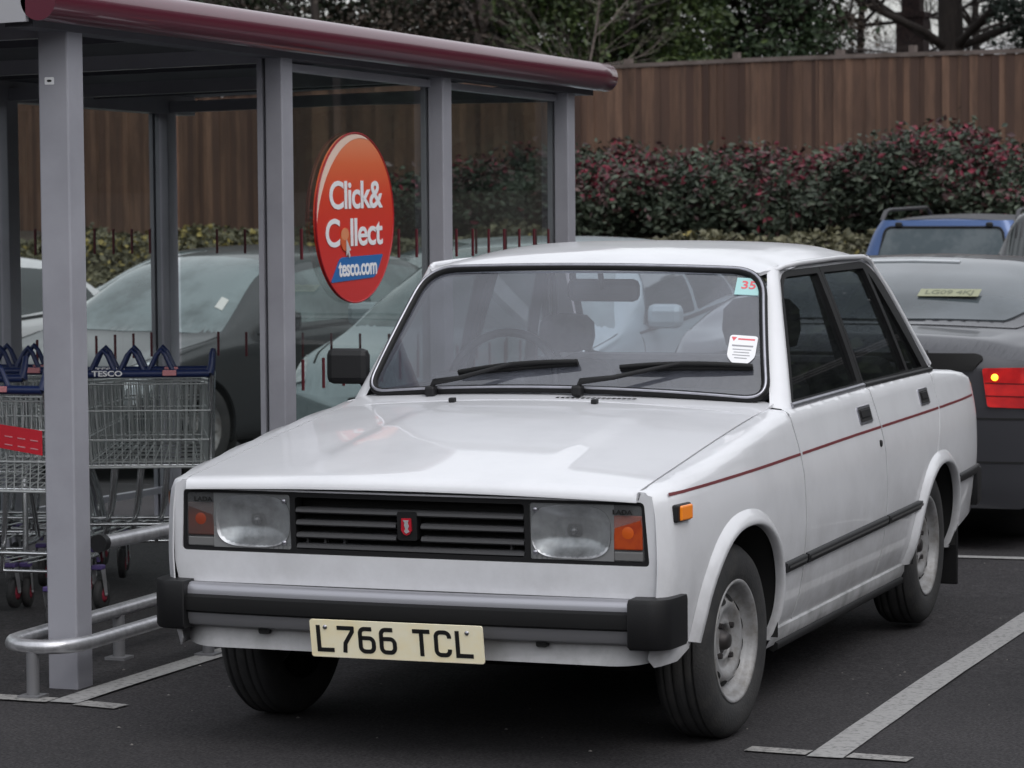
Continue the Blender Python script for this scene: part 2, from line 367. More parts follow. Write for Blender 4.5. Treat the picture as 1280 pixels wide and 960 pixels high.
for sgn in (1, -1):
    mr_ = sgn < 0
    P = lambda nm, ol, m=white_paint, **k: panel(nm, ol, side, m, car, out=(1, 0, 0), mirror=mr_, steps=(.05, .03), t=.004, **k)
    # front wing with the arch cut out
    fa = ell(FA, FAx[0]+.022, FAx[1]+.02, PI, 0, 40)
    ol = [(.045, .325), (.06, .303), (.2, .302), (FA[0]-FAx[0]-.022, .33)]+[p for p in fa if p[1] > .335 or p[0] > FA[0]]
    ol += [(FA[0]+FAx[0]+.022, .235), (1.348, .235), (1.348, .6), (1.341, .78), (1.326, zedge(1.33)-.0), (1.325, VTOP(1.325))]
    ol += [(y, VTOP(y)) for y in np.linspace(1.28, .06, 22)]+[(.045, VTOP(.06)-.005), (.045, .8)]
    wing = P('front_wing', ol)
    # doors and rear wing
    tb = lambda y: float(zedge(y))-SR+.05
    d1 = [(1.360, .262), (2.418, .262), (2.418, .45), (2.405, .70), (2.36, tb(2.36)), (1.338, tb(1.34)), (1.353, .78), (1.360, .6)]
    door = P('front_door', round_poly(d1, [.02, .02, 0, 0, 0, 0, 0, 0]))
    ra = ell(RA, RAx[0]+.022, RAx[1]+.02, 0, PI, 36)
    left = [p for p in ra if p[0] < 3.18][:]
    d2 = [(2.429, .262), (RA[0]-RAx[0]-.022, .262)]+[p for p in left[::-1] if p[1] > .27]
    d2 += [(3.21, .66), (3.285, .78), (3.30, tb(3.3)), (2.371, tb(2.37)), (2.416, .70), (2.429, .45)]
    door2 = P('rear_door', d2)
    right = [p for p in ra if p[0] >= 3.185]
    rw = [(3.220, .66), (3.192, left[0][1]+.003)]+[p for p in right[::-1] if p[1] > .27]+[(RA[0]+RAx[0]+.022, .27), (4.0, .33), (4.075, .36)]
    rw += [(4.085, .8), (4.08, VTOP(4.08)-.01)]+[(y, VTOP(y)) for y in np.linspace(4.0, 3.36, 12)]+[(3.311, tb(3.3)), (3.296, .78)]
    P('rear_wing', rw)
    # raised arch lips
    for nm, c, (a, b) in (('front_arch_lip', FA, FAx), ('rear_arch_lip', RA, RAx)):
        m = MB(); rows = []
        q0 = PI-(.19 if nm[0] == 'f' else .0); N_ = 48
        for off, dx in ((.050, .0005), (.040, .008), (.020, .020), (.005, .024), (0, .019), (-.003, .008), (-.001, -.006)):
            e = ell(c, a+off, b+off*.92, q0, 0, N_)
            row = []
            for (yy, zz) in e:
                X = float(side(np.array(yy), np.array(zz))[0]); row.append((sgn*(X+dx), yy, zz))
            # carry the ends straight down
            for k_, idx in ((-1, -1),):
                p = row[idx]; X = float(prof(.235 if k_ else (.335 if nm[0] == 'f' else .26)))*float(plan(np.array(p[1])))
                q = (sgn*(X+dx), p[1], .235 if k_ else (.335 if nm[0] == 'f' else .262))
                row = [q]+row if k_ == 0 else row+[q]
            rows.append(row)
        m.grid(rows).build(nm, white_paint, car)
        # dark liner
        m = MB(); rows = []
        for X in (.792 if nm[0] == 'f' else .79, .62, .42):
            rows.append([(sgn*X, yy, zz) for yy, zz in ell(c, a+.002, b+.03, q0, 0, 24)]+[(sgn*X, c[0]+a, .245)])
        m.grid(rows); m.prism(ell(c, a, b+.03, PI, 0, 24), sgn*.42, sgn*.41, lambda u, v, d: (d, u, v)); m.build('wheel_well', dark_void, car)
    # dark backing behind the shut lines
    for pl_ in ([(1.32, .28), (1.39, .28), (1.39, .9), (1.30, .9)], [(2.39, .28), (2.455, .28), (2.44, .7), (2.39, .9), (2.34, .9), (2.38, .7)], [(3.15, .62), (3.27, .62), (3.34, .9), (3.26, .9)]): panel('shut_line_backing', pl_, side, dark_void, car, out=(1, 0, 0), mirror=mr_, t=0, offs=-.013, step=.05)
    # sills
    m = MB(); rows = []
    for yy in np.linspace(1.10, 2.87, 12):
        rows.append([(sgn*x, yy, z) for x, z in ((.752, .268), (.764, .258), (.762, .232), (.748, .205), (.70, .19), (.60, .185))])
    m.grid(rows).build('sill', grey_dirt_paint, car, sharp=35)
    m = MB(); m.tube([(sgn*.745, 1.2, .2), (sgn*.745, 2.86, .2)], .018, 6).build('jacking_rail', black_rubber, car)
    # pinstripe, rub strips
    def strip(name, segs, zc, h, dx, m_, prof2=True):
        mb = MB()
        for y0, y1 in segs:
            rows = []
            for yy in np.linspace(y0, y1, max(3, int((y1-y0)/.08))):
                X = lambda z: float(side(np.array(yy), np.array(z))[0])
                z0, z1 = zc(yy)-h/2, zc(yy)+h/2
                if prof2: rows.append([(sgn*(X(z0)-.002), yy, z0), (sgn*(X(z0)+dx*.9), yy, z0+.004), (sgn*(X(zc(yy))+dx), yy, zc(yy)), (sgn*(X(z1)+dx*.9), yy, z1-.004), (sgn*(X(z1)-.002), yy, z1)])
                else: rows.append([(sgn*(X(z0)+dx), yy, z0), (sgn*(X(z1)+dx), yy, z1)])
            mb.grid(rows)
            if prof2:
                for r_ in (rows[0], rows[-1]): mb.add(r_, [tuple(range(5))])
        return mb.build(name, m_, car)
    pin = mat('maroon_pinstripe', (.16, .025, .03), .4)
    strip('pinstripe', [(.10, 1.345), (1.368, 2.395), (2.41, 3.28), (3.30, 4.06)], lambda y: .781+.004*min(y, 2.), .0085, .0012, pin, False)
    strip('rub_strip', [(1.115, 1.347), (1.366, 2.415), (2.43, 2.99)], lambda y: .455+.012*(y-1.1)/1.9, .036, .014, black_plastic)
    strip('rub_strip', [(3.56, 4.02)], lambda y: .50, .036, .014, black_plastic)
    # strip highlight groove
    strip('rub_strip_inlay', [(1.13, 1.335), (1.38, 2.40), (2.445, 2.97)], lambda y: .457+.012*(y-1.1)/1.9, .008, .0165, mat('grey_rubber', (.07, .07, .07), .5), False)
    # recessed door handles
    for nm, y0, y1 in (('door_handle', 2.13, 2.30), ('door_handle', 3.02, 3.16)):
        X = float(side(np.array(y0), np.array(.845))[0]); m = MB()
        f = lambda u, v, d: (sgn*(float(side(np.array(u), np.array(v))[0])+d), u, v)
        m.prism(round_poly([(y0, .815), (y1, .815), (y1, .873), (y0, .873)], .01), -.002, .004, f)
        h = m.build(nm, chrome if 0 else alu, car)
        m = MB(); m.prism(round_poly([(y0+.012, .823), (y1-.012, .823), (y1-.012, .865), (y0+.012, .865)], .006), .003, .0055, f)
        m.build('handle_recess', dark_void, h)
        m = MB(); m.prism([(y0+.02, .838), (y1-.035, .838), (y1-.035, .861), (y0+.02, .861)], .005, .010, f); m.build('handle_flap', trim_black, h)
    m = MB(); X = float(side(np.array(2.31), np.array(.735))[0]); m.lathe([(0, X+.005), (.011, X+.005), (.013, X-.002)], 14, c=(0, 2.35, .735))
    for i, v in enumerate(m.v): m.v[i] = (sgn*v[0], v[1], v[2])
    m.build('door_lock', dark_void, car)
    # side repeater
    m = MB(); X = float(side(np.array(.15), np.array(.725))[0])
    m.box((sgn*(X+.004), .155, .727), (.018, .10, .05), bev=.006, rot=Matrix.Rotation(-sgn*.12, 3, 'Z')); sr = m.build('side_indicator', trim_black, car)
    m = MB(); m.box((sgn*(X+.013), .160, .727), (.014, .078, .042), bev=.005, rot=Matrix.Rotation(-sgn*.12, 3, 'Z'))
    m.build('amber_lens', mat('amber_lens', (.85, .23, .01), .25, coat=.5, emit=((.9, .25, .01), .06)), sr)
    # mudflap
    m = MB(); m.box((sgn*.69, 3.63, .215), (.20, .014, .25), bev=.005, rot=Matrix.Rotation(.0, 3, 'X')).build('mudflap', black_rubber, car)

# front panel round the lamps
yfront = lambda x, z: .045+.02*(.77-z)/.19*.6-.008*(1-(x/.72)**2)
nose_o = [(-.728, .492), (.728, .492), (.735, .52)]+[(float(prof(z))*.912, z) for z in np.linspace(.55, .78, 6)]
nose_o += [(.695, .789), (.688, .768), (-.688, .768), (-.695, .789)]+[(-float(prof(z))*.912, z) for z in np.linspace(.78, .55, 6)]+[(-.735, .52)]
hole = round_poly([(-.715, .583), (.715, .583), (.703, .763), (-.703, .763)], .015)
panel('front_panel', nose_o, lambda x, z: (x, yfront(x, z), z), white_paint, car, out=(0, -1, 0), holes=[hole], step=.03, t=.03)
panel('lower_front_panel', [(-.735, .40), (.735, .40), (.735, .505), (-.735, .505)], lambda x, z: (x, .065+.03*np.maximum(0, np.abs(x)-.66)/.08*0+0*x, z), grey_dirt_paint, car, out=(0, -1, 0), step=.04)
# front valance under the bumper, rolled at the ends into the wings
def val(x, z):
    ax = np.abs(x); k = np.clip((ax-.60)/.22, 0, 1)
    return np.sign(x)*(np.minimum(ax, .60)+.160*np.sin(k*PI/2)), .035+.02*(z-.3)/.1+.215*(1-np.cos(k*PI/2))+.0*x, z+.02*k*k
panel('valance', round_poly([(-.82, .325), (-.70, .305), (.70, .305), (.82, .325), (.82, .385), (-.82, .385)], [.02, .05, .05, .02, 0, 0]), val, mat('chalky_white_paint', (.46, .46, .47), .5, noise=(8, (.3, .3, .3), .45, .8)), car, out=(0, -1, 0), step=.025)
for x in (-.44, .41):
    m = MB(); m.prism(round_poly([(x-.017, .352), (x+.017, .352), (x+.017, .392), (x-.017, .392)], .008), .018, .034, lambda u, v, d: (u, d, v)); m.build('towing_hole', dark_void, car)

# bonnet, cowl
z0h = float(topz(np.array(0.), np.array(.03)))
def hoodmap(x, v):
    r = .014; a = np.clip(v+r*PI/2, 0, r*PI/2)/r; y = .026-.010*(1-(x/.7)**2)+np.where(v > 0, r+v, r*(1-np.cos(a)))
    low = np.minimum(v+r*PI/2, 0)
    z = np.where(v > 0, topz(x, y), topz(x, .03+0*x)-r*(1-np.sin(a))+low)
    return x+0*v, y, z
ho = [(-.686, -.036), (.686, -.036), (.688, .02), (.688, 1.17), (.60, 1.215), (0, 1.235), (-.60, 1.215), (-.688, 1.17), (-.688, .02)]
panel('bonnet', ho, hoodmap, white_paint, car, step=.03, t=.02)
gut = MB(); gut.grid([[(s*.70, y, float(topz(np.array(.69), np.array(y)))-.03) for s in (-1, 0, 1)] for y in np.linspace(.07, 1.3, 8)]); gut.build('engine_bay', dark_void, car)
wsb = lambda x: 1.373-.058*(1-(x/.69)**2)
co = [(.688, 1.180), (.603, 1.223), (0, 1.243), (-.603, 1.223), (-.688, 1.180), (-.70, 1.32), (-.70, 1.385)]+[(x, wsb(x)+.03) for x in np.linspace(-.66, .66, 15)]+[(.70, 1.385), (.70, 1.32)]
panel('cowl_panel', co, lambda x, y: (x, y, topz(x, y)+.012*np.clip((y-1.2)/.2, 0, 1)), white_paint, car, step=.03, t=.01)
m = MB()
for i in range(16):
    for j in range(2): m.box((.02+i*.017, 1.262+j*.014, float(topz(np.array(.1), np.array(1.27)))+.0052), (.010, .005, .002))
m.build('cowl_vents', dark_void, car)
for x in (-.31, .17):
    m = MB(); z = float(topz(np.array(x), np.array(1.19))); m.box((x, 1.19, z+.007), (.02, .026, .016), bev=.004).build('washer_jet', black_plastic, car)

# ---- windscreen and cabin
def ws(x, t, off=0.0):
    q = 1-np.clip(np.abs(x)/.69, 0, 1)**2; zb = .944+.032*q; zt = 1.336+.018*q; yb = 1.373-.058*q; yt = 1.700-.045*q
    return x+0*t, yb+(yt-yb)*t-.014*4*t*(1-t)-off*.77, zb+(zt-zb)*t+off*.64
WL = .5
hw = lambda t: .680-.100*t
wo = round_poly([(-hw(0), 0), (hw(0), 0), (hw(1), WL), (-hw(1), WL)], [.08, .08, .10, .10], 8)
wglass = glass_mat('windscreen_glass', (.84, .87, .92), 1.70, haze=.16, dcol=(.36, .38, .46))  # bluish haze in the glass colour stands for reflected sky
wsc = panel('windscreen', wo, lambda x, v: ws(x, v/WL), wglass, car, out=(0, -1, 0), step=.04, t=0)
ring = [ws(np.array(p[0]), np.array(p[1]/WL), .004) for p in densify(wo, .03)]
MB().tube([tuple(map(float, p)) for p in ring], .014, 8, closed=True).build('windscreen_seal', black_rubber, car)
ring = [ws(np.array(p[0]*1.004), np.array(((p[1]-WL/2)*1.004+WL/2)/WL), .015) for p in densify(wo, .03)]
MB().tube([tuple(map(float, p)) for p in ring], .0052, 6, closed=True).build('chrome_strip', alu, car)
zc = curve1([1.60, 1.655, 1.70, 1.78, 1.9, 2.1, 2.4, 2.7, 2.85, 2.95, 3.02], [1.33, 1.353, 1.373, 1.391, 1.404, 1.417, 1.425, 1.417, 1.402, 1.375, 1.34])
def roofz(x, y):
    k = np.clip((y-1.65)/.25, 0, 1)*np.clip((3.0-y)/.2, 0, 1); q = np.abs(x)/.605
    return zc(y)-.016*q*q-(.008+.036*k)*q**7
ro = [(x, 1.700-.045*(1-(x/.69)**2)-.012) for x in np.linspace(-.57, .57, 15)]+[(.597, 1.72), (.606, 1.80), (.606, 2.85), (.595, 2.95)]+[(x, 2.975+.03*(1-(x/.6)**2)) for x in np.linspace(.55, -.55, 11)]+[(-.595, 2.95), (-.606, 2.85), (-.606, 1.80), (-.597, 1.72)]
panel('roof', ro, lambda x, y: (x, y, roofz(x, y)), white_paint, car, step=.035, t=.012)
MB().grid([[(x, y, float(roofz(np.array(x), np.array(y)))-.03) for x in np.linspace(-.58, .58, 9)] for y in np.linspace(1.72, 2.95, 9)]).build('headlining', mat('headlining', (.28, .27, .27), .9), car)
gx = lambda z: .737-(z-.93)*.312
def gsd(y, z): return gx(z)-.012*(1-((z-1.13)/.22)**2)*0+.006*(1-((z-1.13)/.22)**2)+0*y, y, z+0*y
dglass = glass_mat('side_glass', (.28, .30, .31), 1.5, haze=.03, dcol=(.3, .32, .33))
for sgn in (1, -1):
    mir = sgn < 0; K = dict(out=(1, 0, 0), mirror=mir, step=.04)
    f1 = round_poly([(1.438, .924), (2.362, .924), (2.262, 1.341), (1.752, 1.342)], [0, 0, 0, .13], 8)
    h1 = round_poly([(1.484, .945), (2.305, .945), (2.222, 1.321), (1.768, 1.322)], [.01, .01, .01, .09], 8)
    f2 = round_poly([(2.366, .924), (3.365, .918), (2.968, 1.341), (2.266, 1.341)], [0, 0, .16, 0], 8)
    h2 = round_poly([(2.385, .945), (3.012, .942), (2.845, 1.317), (2.302, 1.321)], .01)
    h3 = round_poly([(3.045, .942), (3.262, .940), (2.925, 1.275), (2.889, 1.30)], .006)
    so_ = [(1.432, .915), (3.375, .912), (3.0, 1.335), (2.95, 1.352), (1.77, 1.352), (1.738, 1.335)]; si_ = [(1.464, .936), (3.285, .931), (2.945, 1.300), (2.89, 1.331), (1.80, 1.331), (1.745, 1.30)]
    panel('window_surround', so_, gsd, white_paint, car, holes=[si_], t=.0, offs=-.005, **K)
    panel('front_door_frame', f1, gsd, trim_black, car, holes=[h1], t=.03, **K)
    panel('rear_door_frame', f2, gsd, trim_black, car, holes=[h2, h3], t=.03, **K)
    for nm, h in (('front_door_glass', h1), ('rear_door_glass', h2), ('quarter_glass', h3)):
        panel(nm, h, gsd, dglass, car, t=0, offs=-.012, **K)
    # bright sill strip under the windows
    MB().tube([(sgn*.741, 1.43, .930), (sgn*.741, 2.36, .932)], .0095, 6).build('window_sill_strip', alu, car)
    MB().tube([(sgn*.741, 2.37, .932), (sgn*.741, 3.38, .924)], .0095, 6).build('window_sill_strip', trim_black, car)
    # pillars: strip lofts between screen edge and door frame
    def pillar(nm, W, S, ctrl=.75, mt=white_paint):
        rows = []
        for i in range(15):
            t = -.04+1.08*i/14; a, b = np.array(W(t)), np.array(S(t)); c = np.array([b[0]+.004, a[1]*ctrl+b[1]*(1-ctrl), (a[2]+b[2])/2+.004]); row = []
            for j in range(9):
                s = j/8; p = a*(1-s)**2+c*2*s*(1-s)+b*s*s; row.append((sgn*p[0], p[1], p[2]))
            rows.append(row)
        MB().grid(rows).build(nm, mt, car)
    pillar('windscreen_pillar', lambda t: (hw(t)+.006, 1.373+.327*t+.004, .944+.392*t), lambda t: (float(gx(.925+.42*t))+.004, 1.436+.325*t, .925+.42*t))
    pillar('rear_pillar', lambda t: (.66-.085*t, 3.50-.50*t, .925+.42*t), lambda t: (float(gx(.915+.425*t))+.004, 3.367-.40*t+.02*t*(1-t), .915+.425*t), .6)
    # drip rail
    pts = [(sgn*.600, 1.735, 1.345)]
    pts += [(sgn*.614, y, z) for y, z in ((1.80, 1.357), (2.0, 1.362), (2.5, 1.364), (2.85, 1.357), (2.95, 1.342), (3.0, 1.32))]
    pts += [(sgn*(gx(z)+.007), y, z) for y, z in ((3.1, 1.22), (3.25, 1.06), (3.36, .945))]
    MB().tube(pts, .0095, 8).build('drip_rail', white_paint, car)
    MB().box((sgn*.728, 3.375, .962), (.016, .022, .075), rot=Matrix.Rotation(.72, 3, 'X'), bev=.003).build('pillar_vent', trim_black, car)
    # parcel area / inner door cards (dark)
    MB().box((sgn*.70, 2.36, .68), (.02, 1.8, .48)).build('door_card', mat('grey_vinyl', (.05, .05, .055), .6), car)
def rs(x, v): t = v/.6; return x+0*v, 3.47-.46*t+.03*(1-(x/.6)**2), .94+.395*t
rso = round_poly([(-.63, .02), (.63, .02), (.555, .57), (-.555, .57)], .07)
panel('rear_window', rso, rs, glass_mat('rear_screen_glass', (.75, .8, .82), 1.5, haze=.05), car, out=(0, 1, 0), step=.06, t=0)
MB().tube([tuple(map(float, rs(np.array(p[0]), np.array(p[1])))) for p in densify(rso, .04)], .014, 6, closed=True).build('rear_window_seal', black_rubber, car)
# boot lid and tail
panel('boot_lid', [(-.68, 3.53), (.68, 3.53), (.68, 4.03), (-.68, 4.03)], lambda x, y: (x, y, topz(x, y)), white_paint, car, step=.06)
panel('boot_cowl', [(-.70, 3.40), (.70, 3.40), (.70, 3.52), (-.70, 3.52)], lambda x, y: (x, y, topz(x, y)), white_paint, car, step=.06)
panel('tail_panel', [(-.74, .36), (.74, .36), (.72, .86), (-.72, .86)], lambda x, z: (x, 4.085-.04*((z-.6)/.26)**2+0*x, z), white_paint, car, out=(0, 1, 0), step=.06)
for sgn in (1, -1):
    MB().box((sgn*.50, 4.07, .68), (.30, .03, .20), bev=.01).build('tail_lamp', mat('red_lens', (.4, .01, .01), .25, coat=.5), car)
# bumpers
def bumper(y0, sg, nm):
    def path(x): return y0+sg*(.0+.025*(abs(x)/.7)**2)
    xs = np.linspace(-.69, .69, 25); o = []
    for part, z0, z1, d0, d1, mt, sh in (('bumper_blade', .456, .496, .052, .0, mat('satin_alloy_strip', (.36, .36, .39), .4, metal=.6), 0), ('rubber_band', .402, .458, .0, .0, black_rubber, 1), ('bumper_lower', .358, .404, .0, .03, alu_dark, 0)):
        rows = []
        for x in xs:
            y = path(x)
            if part == 'rubber_band': pr = [(.03, .463), (-.002, .463), (-.014, .456), (-.016, .436), (-.014, .416), (-.002, .409), (.03, .409)]
            elif part == 'bumper_blade': pr = [(.07, .488), (.030, .495), (.014, .493), (.003, .484), (.0, .474), (.0, .460)]
            else: pr = [(.0, .411), (.002, .392), (.010, .374), (.03, .366), (.08, .364)]
            rows.append([(x, y+sg*a, z) for a, z in pr])
        o.append(MB().grid(rows).build(part, mt, None, sharp=40))
    par = o[0]; par.name = nm; par.parent = car
    for k in o[1:]: k.parent = par
    for s in (1, -1):
        m = MB()
        # wrap-round rubber cap
        outl = [(.674, -.026), (.748, -.018), (.784, .012), (.792, .07), (.796, .15), (.77, .15), (.755, .06), (.674, .05)]
        outl = round_poly(outl, [.004, .02, .03, .03, .004, .004, .02, .004], 5)
        lev = [(.360, .93), (.370, 1.0), (.488, 1.0), (.500, .965)]
        cx_, cy_ = .74, .1
        k = len(outl); vs = []
        for z, sc in lev: vs += [(s*(cx_+(a-cx_)*sc), y0+sg*(cy_+(b-cy_)*sc+.022), z) for a, b in outl]
        fs = [(i*k+j, i*k+(j+1) % k, (i+1)*k+(j+1) % k, (i+1)*k+j) for i in range(len(lev)-1) for j in range(k)]
        fs += [tuple(range(k))[::-1], tuple(range((len(lev)-1)*k, len(lev)*k))]
        m.add(vs, fs); m.build('bumper_end_cap', black_plastic, par, sharp=40)
    return par
bumper(-.020, 1, 'front_bumper')
bumper(4.12, -1, 'rear_bumper')

# lamps and grille
m = MB(); frm = round_poly([(-.714, .582), (.714, .582), (.703, .764), (-.703, .764)], .012)
yy = lambda x, z, d=0: yfront(x, z)+d
opn = {'l': [(-.702, .594), (-.366, .594), (-.366, .754), (-.694, .754)], 'r': [(.366, .594), (.702, .594), (.694, .754), (.366, .754)]}
gro = [(-.350, .598), (.350, .598), (.350, .748), (-.350, .748)]
panel('grille_surround', frm, lambda x, z: (x, yy(x, z, .004), z), trim_black, car, out=(0, -1, 0), holes=[round_poly(opn['l'], .01), round_poly(opn['r'], .01), round_poly(gro, .01)], step=.03, t=.05)
MB().grid([[(x, .12, z) for x in (-.71, .71)] for z in (.57, .77)]).build('radiator_core', dark_void, car)
g = MB()
for zz in (.604, .636, .672, .708):
    for x0, x1 in (((-.348, .348),) if zz in (.604, .708) else ((-.348, -.038), (.038, .348))):
        rows = []
        for x in np.linspace(x0, x1, 9):
            y = float(yfront(x, zz)); rows.append([(x, y+.05, zz+.010), (x, y+.012, zz+.010), (x, y+.004, zz+.005), (x, y+.003, zz-.002), (x, y+.012, zz-.007), (x, y+.05, zz-.007)])
        g.grid(rows)
for x in (-.325, -.27, -.21, .30): g.box((x, .088, .62), (.006, .02, .03))
gr = g.build('grille', mat('grille_grey_plastic', (.060, .060, .063), .4), car, sharp=40)
m = MB(); m.prism(round_poly([(-.032, .634), (.028, .634), (.028, .716), (-.032, .716)], .008), -.006, .03, lambda u, v, d: (u, float(yfront(u, v))+d+.006, v)); bd = m.build('badge_mount', trim_black, gr)
m = MB(); shp = [(-.016, .698), (-.018, .664), (-.011, .653), (-.002, .649), (.007, .653), (.014, .664), (.012, .698)]
m.prism(shp, -.012, .0, lambda u, v, d: (u, float(yfront(u, v))+d+.006, v)); em = m.build('emblem', mat('emblem_red', (.45, .015, .03), .3), bd)
em.parent = gr
m = MB(); ship = [(-.011, .693), (.007, .693), (.004, .685), (.007, .676), (.003, .668), (.008, .660), (-.002, .655), (-.008, .661), (-.004, .668), (-.007, .678), (-.006, .686)]
m.prism(ship, -.0145, -.011, lambda u, v, d: (u, float(yfront(u, v))+d+.006, v)); m.build('emblem_ship', mat('emblem_silver', (.6, .6, .62), .3, metal=.5), gr)
refl = mat('lamp_reflector', (.62, .63, .65), .22, metal=.6, noise=(13, (.22, .22, .23), .36, .66))
lens = glass_mat('lamp_glass', (.88, .90, .90), 1.5, haze=.20, dcol=(.40, .41, .42), rough=.03)  # pale haze in the cover's colour brightens the lamp
for sgn in (-1, 1):
    X = lambda a: sgn*a
    m = MB(); m.box((X(.533), .10, .674), (.335, .006, .165)); hl = m.build('headlamp', mat('lamp_housing', (.09, .09, .095), .4), car)
    # reflector bowl: superellipse rings
    rows = []
    for k in range(9):
        t = k/8; a, b = .117*(1-t*.80), .0755*(1-t*.75); d = .052+.040*math.sin(t*PI/2)
        rows.append([(X(.486)+u, d, .674+v) for u, v in ell((0, 0), a, b, 0, 2*PI, 36, 3.2)[:-1]])
    MB().grid(rows, closed=True).build('reflector', refl, hl)
    m = MB(); m.lathe([(0, .070), (.009, .071), (.012, .080), (.010, .095)], 16, axis='Y', c=(X(.486), 0, .674)); m.build('bulb_shield', mat('bulb_shield', (.18, .18, .19), .3, metal=.8), hl)
    # flat bezel behind the glass with the bowl's opening
    bz = [(X(.367), .595), (X(.612), .595), (X(.612), .753), (X(.367), .753)]
    panel('lamp_bezel', bz, lambda x, z: (x, .056+0*x, z+0*x), mat('lamp_bezel_grey', (.34, .345, .35), .3, metal=.5), hl, out=(0, -1, 0), holes=[[(X(.486)+u, .674+v) for u, v in ell((0, 0), .117, .0755, 0, 2*PI, 36, 3.2)[:-1]]], step=.05, t=0)
    # clear ribbed cover over both lamp units
    co_ = round_poly([(X(.367), .595), (X(.701), .595), (X(.693), .753), (X(.367), .753)], .012)
    panel('lamp_cover', co_, lambda x, z: (x, yfront(x, z)+.006+.0014*np.sin(x*420)*(np.abs(x) < .6), z), lens, hl, out=(0, -1, 0), steps=(.004, .03), t=0)
    am = mat('indicator_amber', (.42, .060, .010), .3, coat=.3, noise=(30, (.30, .03, .012), .4, .7)) if sgn > 0 else mat('indicator_faded_amber', (.10, .045, .038), .35, noise=(30, (.07, .045, .042), .4, .7))
    m = MB(); m.box((X(.653), .060, .676), (.084, .012, .096), bev=.004); ind = m.build('indicator', am, hl)
    m = MB(); m.lathe([(0, .0525), (.008, .0528), (.014, .0535), (.018, .0541)], 18, axis='Y', c=(X(.653), 0, .676)); m.build('indicator_glow_disc', mat('indicator_centre', (.58, .10, .012), .3) if sgn > 0 else mat('indicator_centre_dull', (.26, .045, .02), .3), hl)  # brighter disc paints the glow at the lens centre
    m = MB(); m.box((X(.653), .062, .610), (.084, .010, .026), bev=.003); m.build('side_lamp', mat('side_lamp_grey', (.15, .15, .15), .35), hl)
    for zz in (.615, .735):
        MB().lathe([(0, .040), (.006, .040), (.008, .046)], 10, axis='Y', c=(X(.384), 0, zz)).build('lamp_screw', alu, hl)
    text_obj('lamp_lettering', 'LADA', .018, dark_void, hl, frame4((X(.640), float(yfront(.64, .735))-.001, .7335), (1, 0, 0), (0, 0, 1)), .0005, .0006, 1.25)

# number plate: black letters on a reflective white plate, hung under the bumper
PLC = Vector((.006, -.062, .362)); pex = Vector((1, .0, .002)).normalized(); pey = Vector((0, -.18, 1)).normalized()
plate = MB(); f4 = frame4(PLC, pex, pey)
fpl = lambda u, v, d: tuple(f4 @ Vector((u, v, d)))
plate.prism(round_poly([(-.262, -.055), (.262, -.055), (.262, .055), (-.262, .055)], .008), -.003, .002, fpl)
plate_o = plate.build('number_plate', mat('reflective_plate', (1.0, .93, .70), .3, coat=.3, noise=(7, (1.0, .86, .52), .45, .75)), car)
def stroke_text(chars, h, wd, th, gap, fn, x0):
    """monoline plate characters from centre-line strokes"""
    A = lambda cx, cy, r, a0, a1, n=9, k=1.0: [(cx+r*math.cos(math.radians(a0+(a1-a0)*i/n)), cy+k*r*math.sin(math.radians(a0+(a1-a0)*i/n))) for i in range(n+1)]
    x = x0
    for ch in chars:
        mb = MB()
        w_, H, t = wd, h, th; e = t/2; W = w_-t; r = min(W/2, .014)
        S = []
        if ch == 'L': S = [[(e, H), (e, e), (w_, e)]]
        elif ch == 'T': S = [[(0, H-e), (w_, H-e)], [(w_/2, H-e), (w_/2, 0)]]
        elif ch == '7': S = [[(0, H-e), (w_-e, H-e), (w_-e, H*.80), (w_*.45, H*.35), (w_*.40, 0)]]
        elif ch == 'C': S = [[(w_-e, H*.70)]+A(w_-e-r, H-e-r, r, 0, 90)+A(e+r, H-e-r, r, 90, 180)+A(e+r, e+r, r, 180, 270)+A(w_-e-r, e+r, r, 270, 360)+[(w_-e, H*.30)]]
        elif ch == '6': S = [[(w_-e-.004, H-e), (w_*.45, H-e)]+A(e+r, H-e-r, r, 100, 180)+A(e+r, e+r, r, 180, 270)+A(w_-e-r, e+r, r, 270, 360)+A(w_-e-r, H*.58-r, r, 0, 90)+[(e, H*.58)]]
        elif ch == 'A': S = [[(0, 0), (w_/2, H-e), (w_, 0)], [(w_*.2, H*.3), (w_*.8, H*.3)]]
        if ch == ' ': x += w_*.72; continue
        for s in S:
            n = len(s); Lp, Rp = [], []
            for i in range(n):
                p = Vector(s[i]); d1 = (Vector(s[i])-Vector(s[i-1])).normalized() if i else None; d2 = (Vector(s[i+1])-p).normalized() if i < n-1 else None
                d1 = d1 or d2; d2 = d2 or d1; n1, n2 = Vector((-d1.y, d1.x)), Vector((-d2.y, d2.x)); b = (n1+n2).normalized(); k = e/max(.4, b.dot(n1))
                Lp.append(p+b*k); Rp.append(p-b*k)
            vs = []
            for a, b in zip(Lp, Rp): vs += [fn(x+a.x, a.y-H/2, .0032), fn(x+b.x, b.y-H/2, .0032)]
            mb.add(vs, [(2*i, 2*i+1, 2*i+3, 2*i+2) for i in range(n-1)])
        x += w_+gap; mb.build('plate_character', mat('plate_black', (.012, .012, .012), .4), plate_o)
stroke_text('L766 TCL', .079, .0525, .0125, .0115, fpl, -.243)
for u in (-.215, .215):
    m = MB(); m.lathe([(0, .006), (.006, .005), (.007, .001)], 10, axis='Z'); m.v = [fpl(p[0]+u, p[1]+.034, p[2]) for p in m.v]; m.build('plate_screw', alu, plate_o)

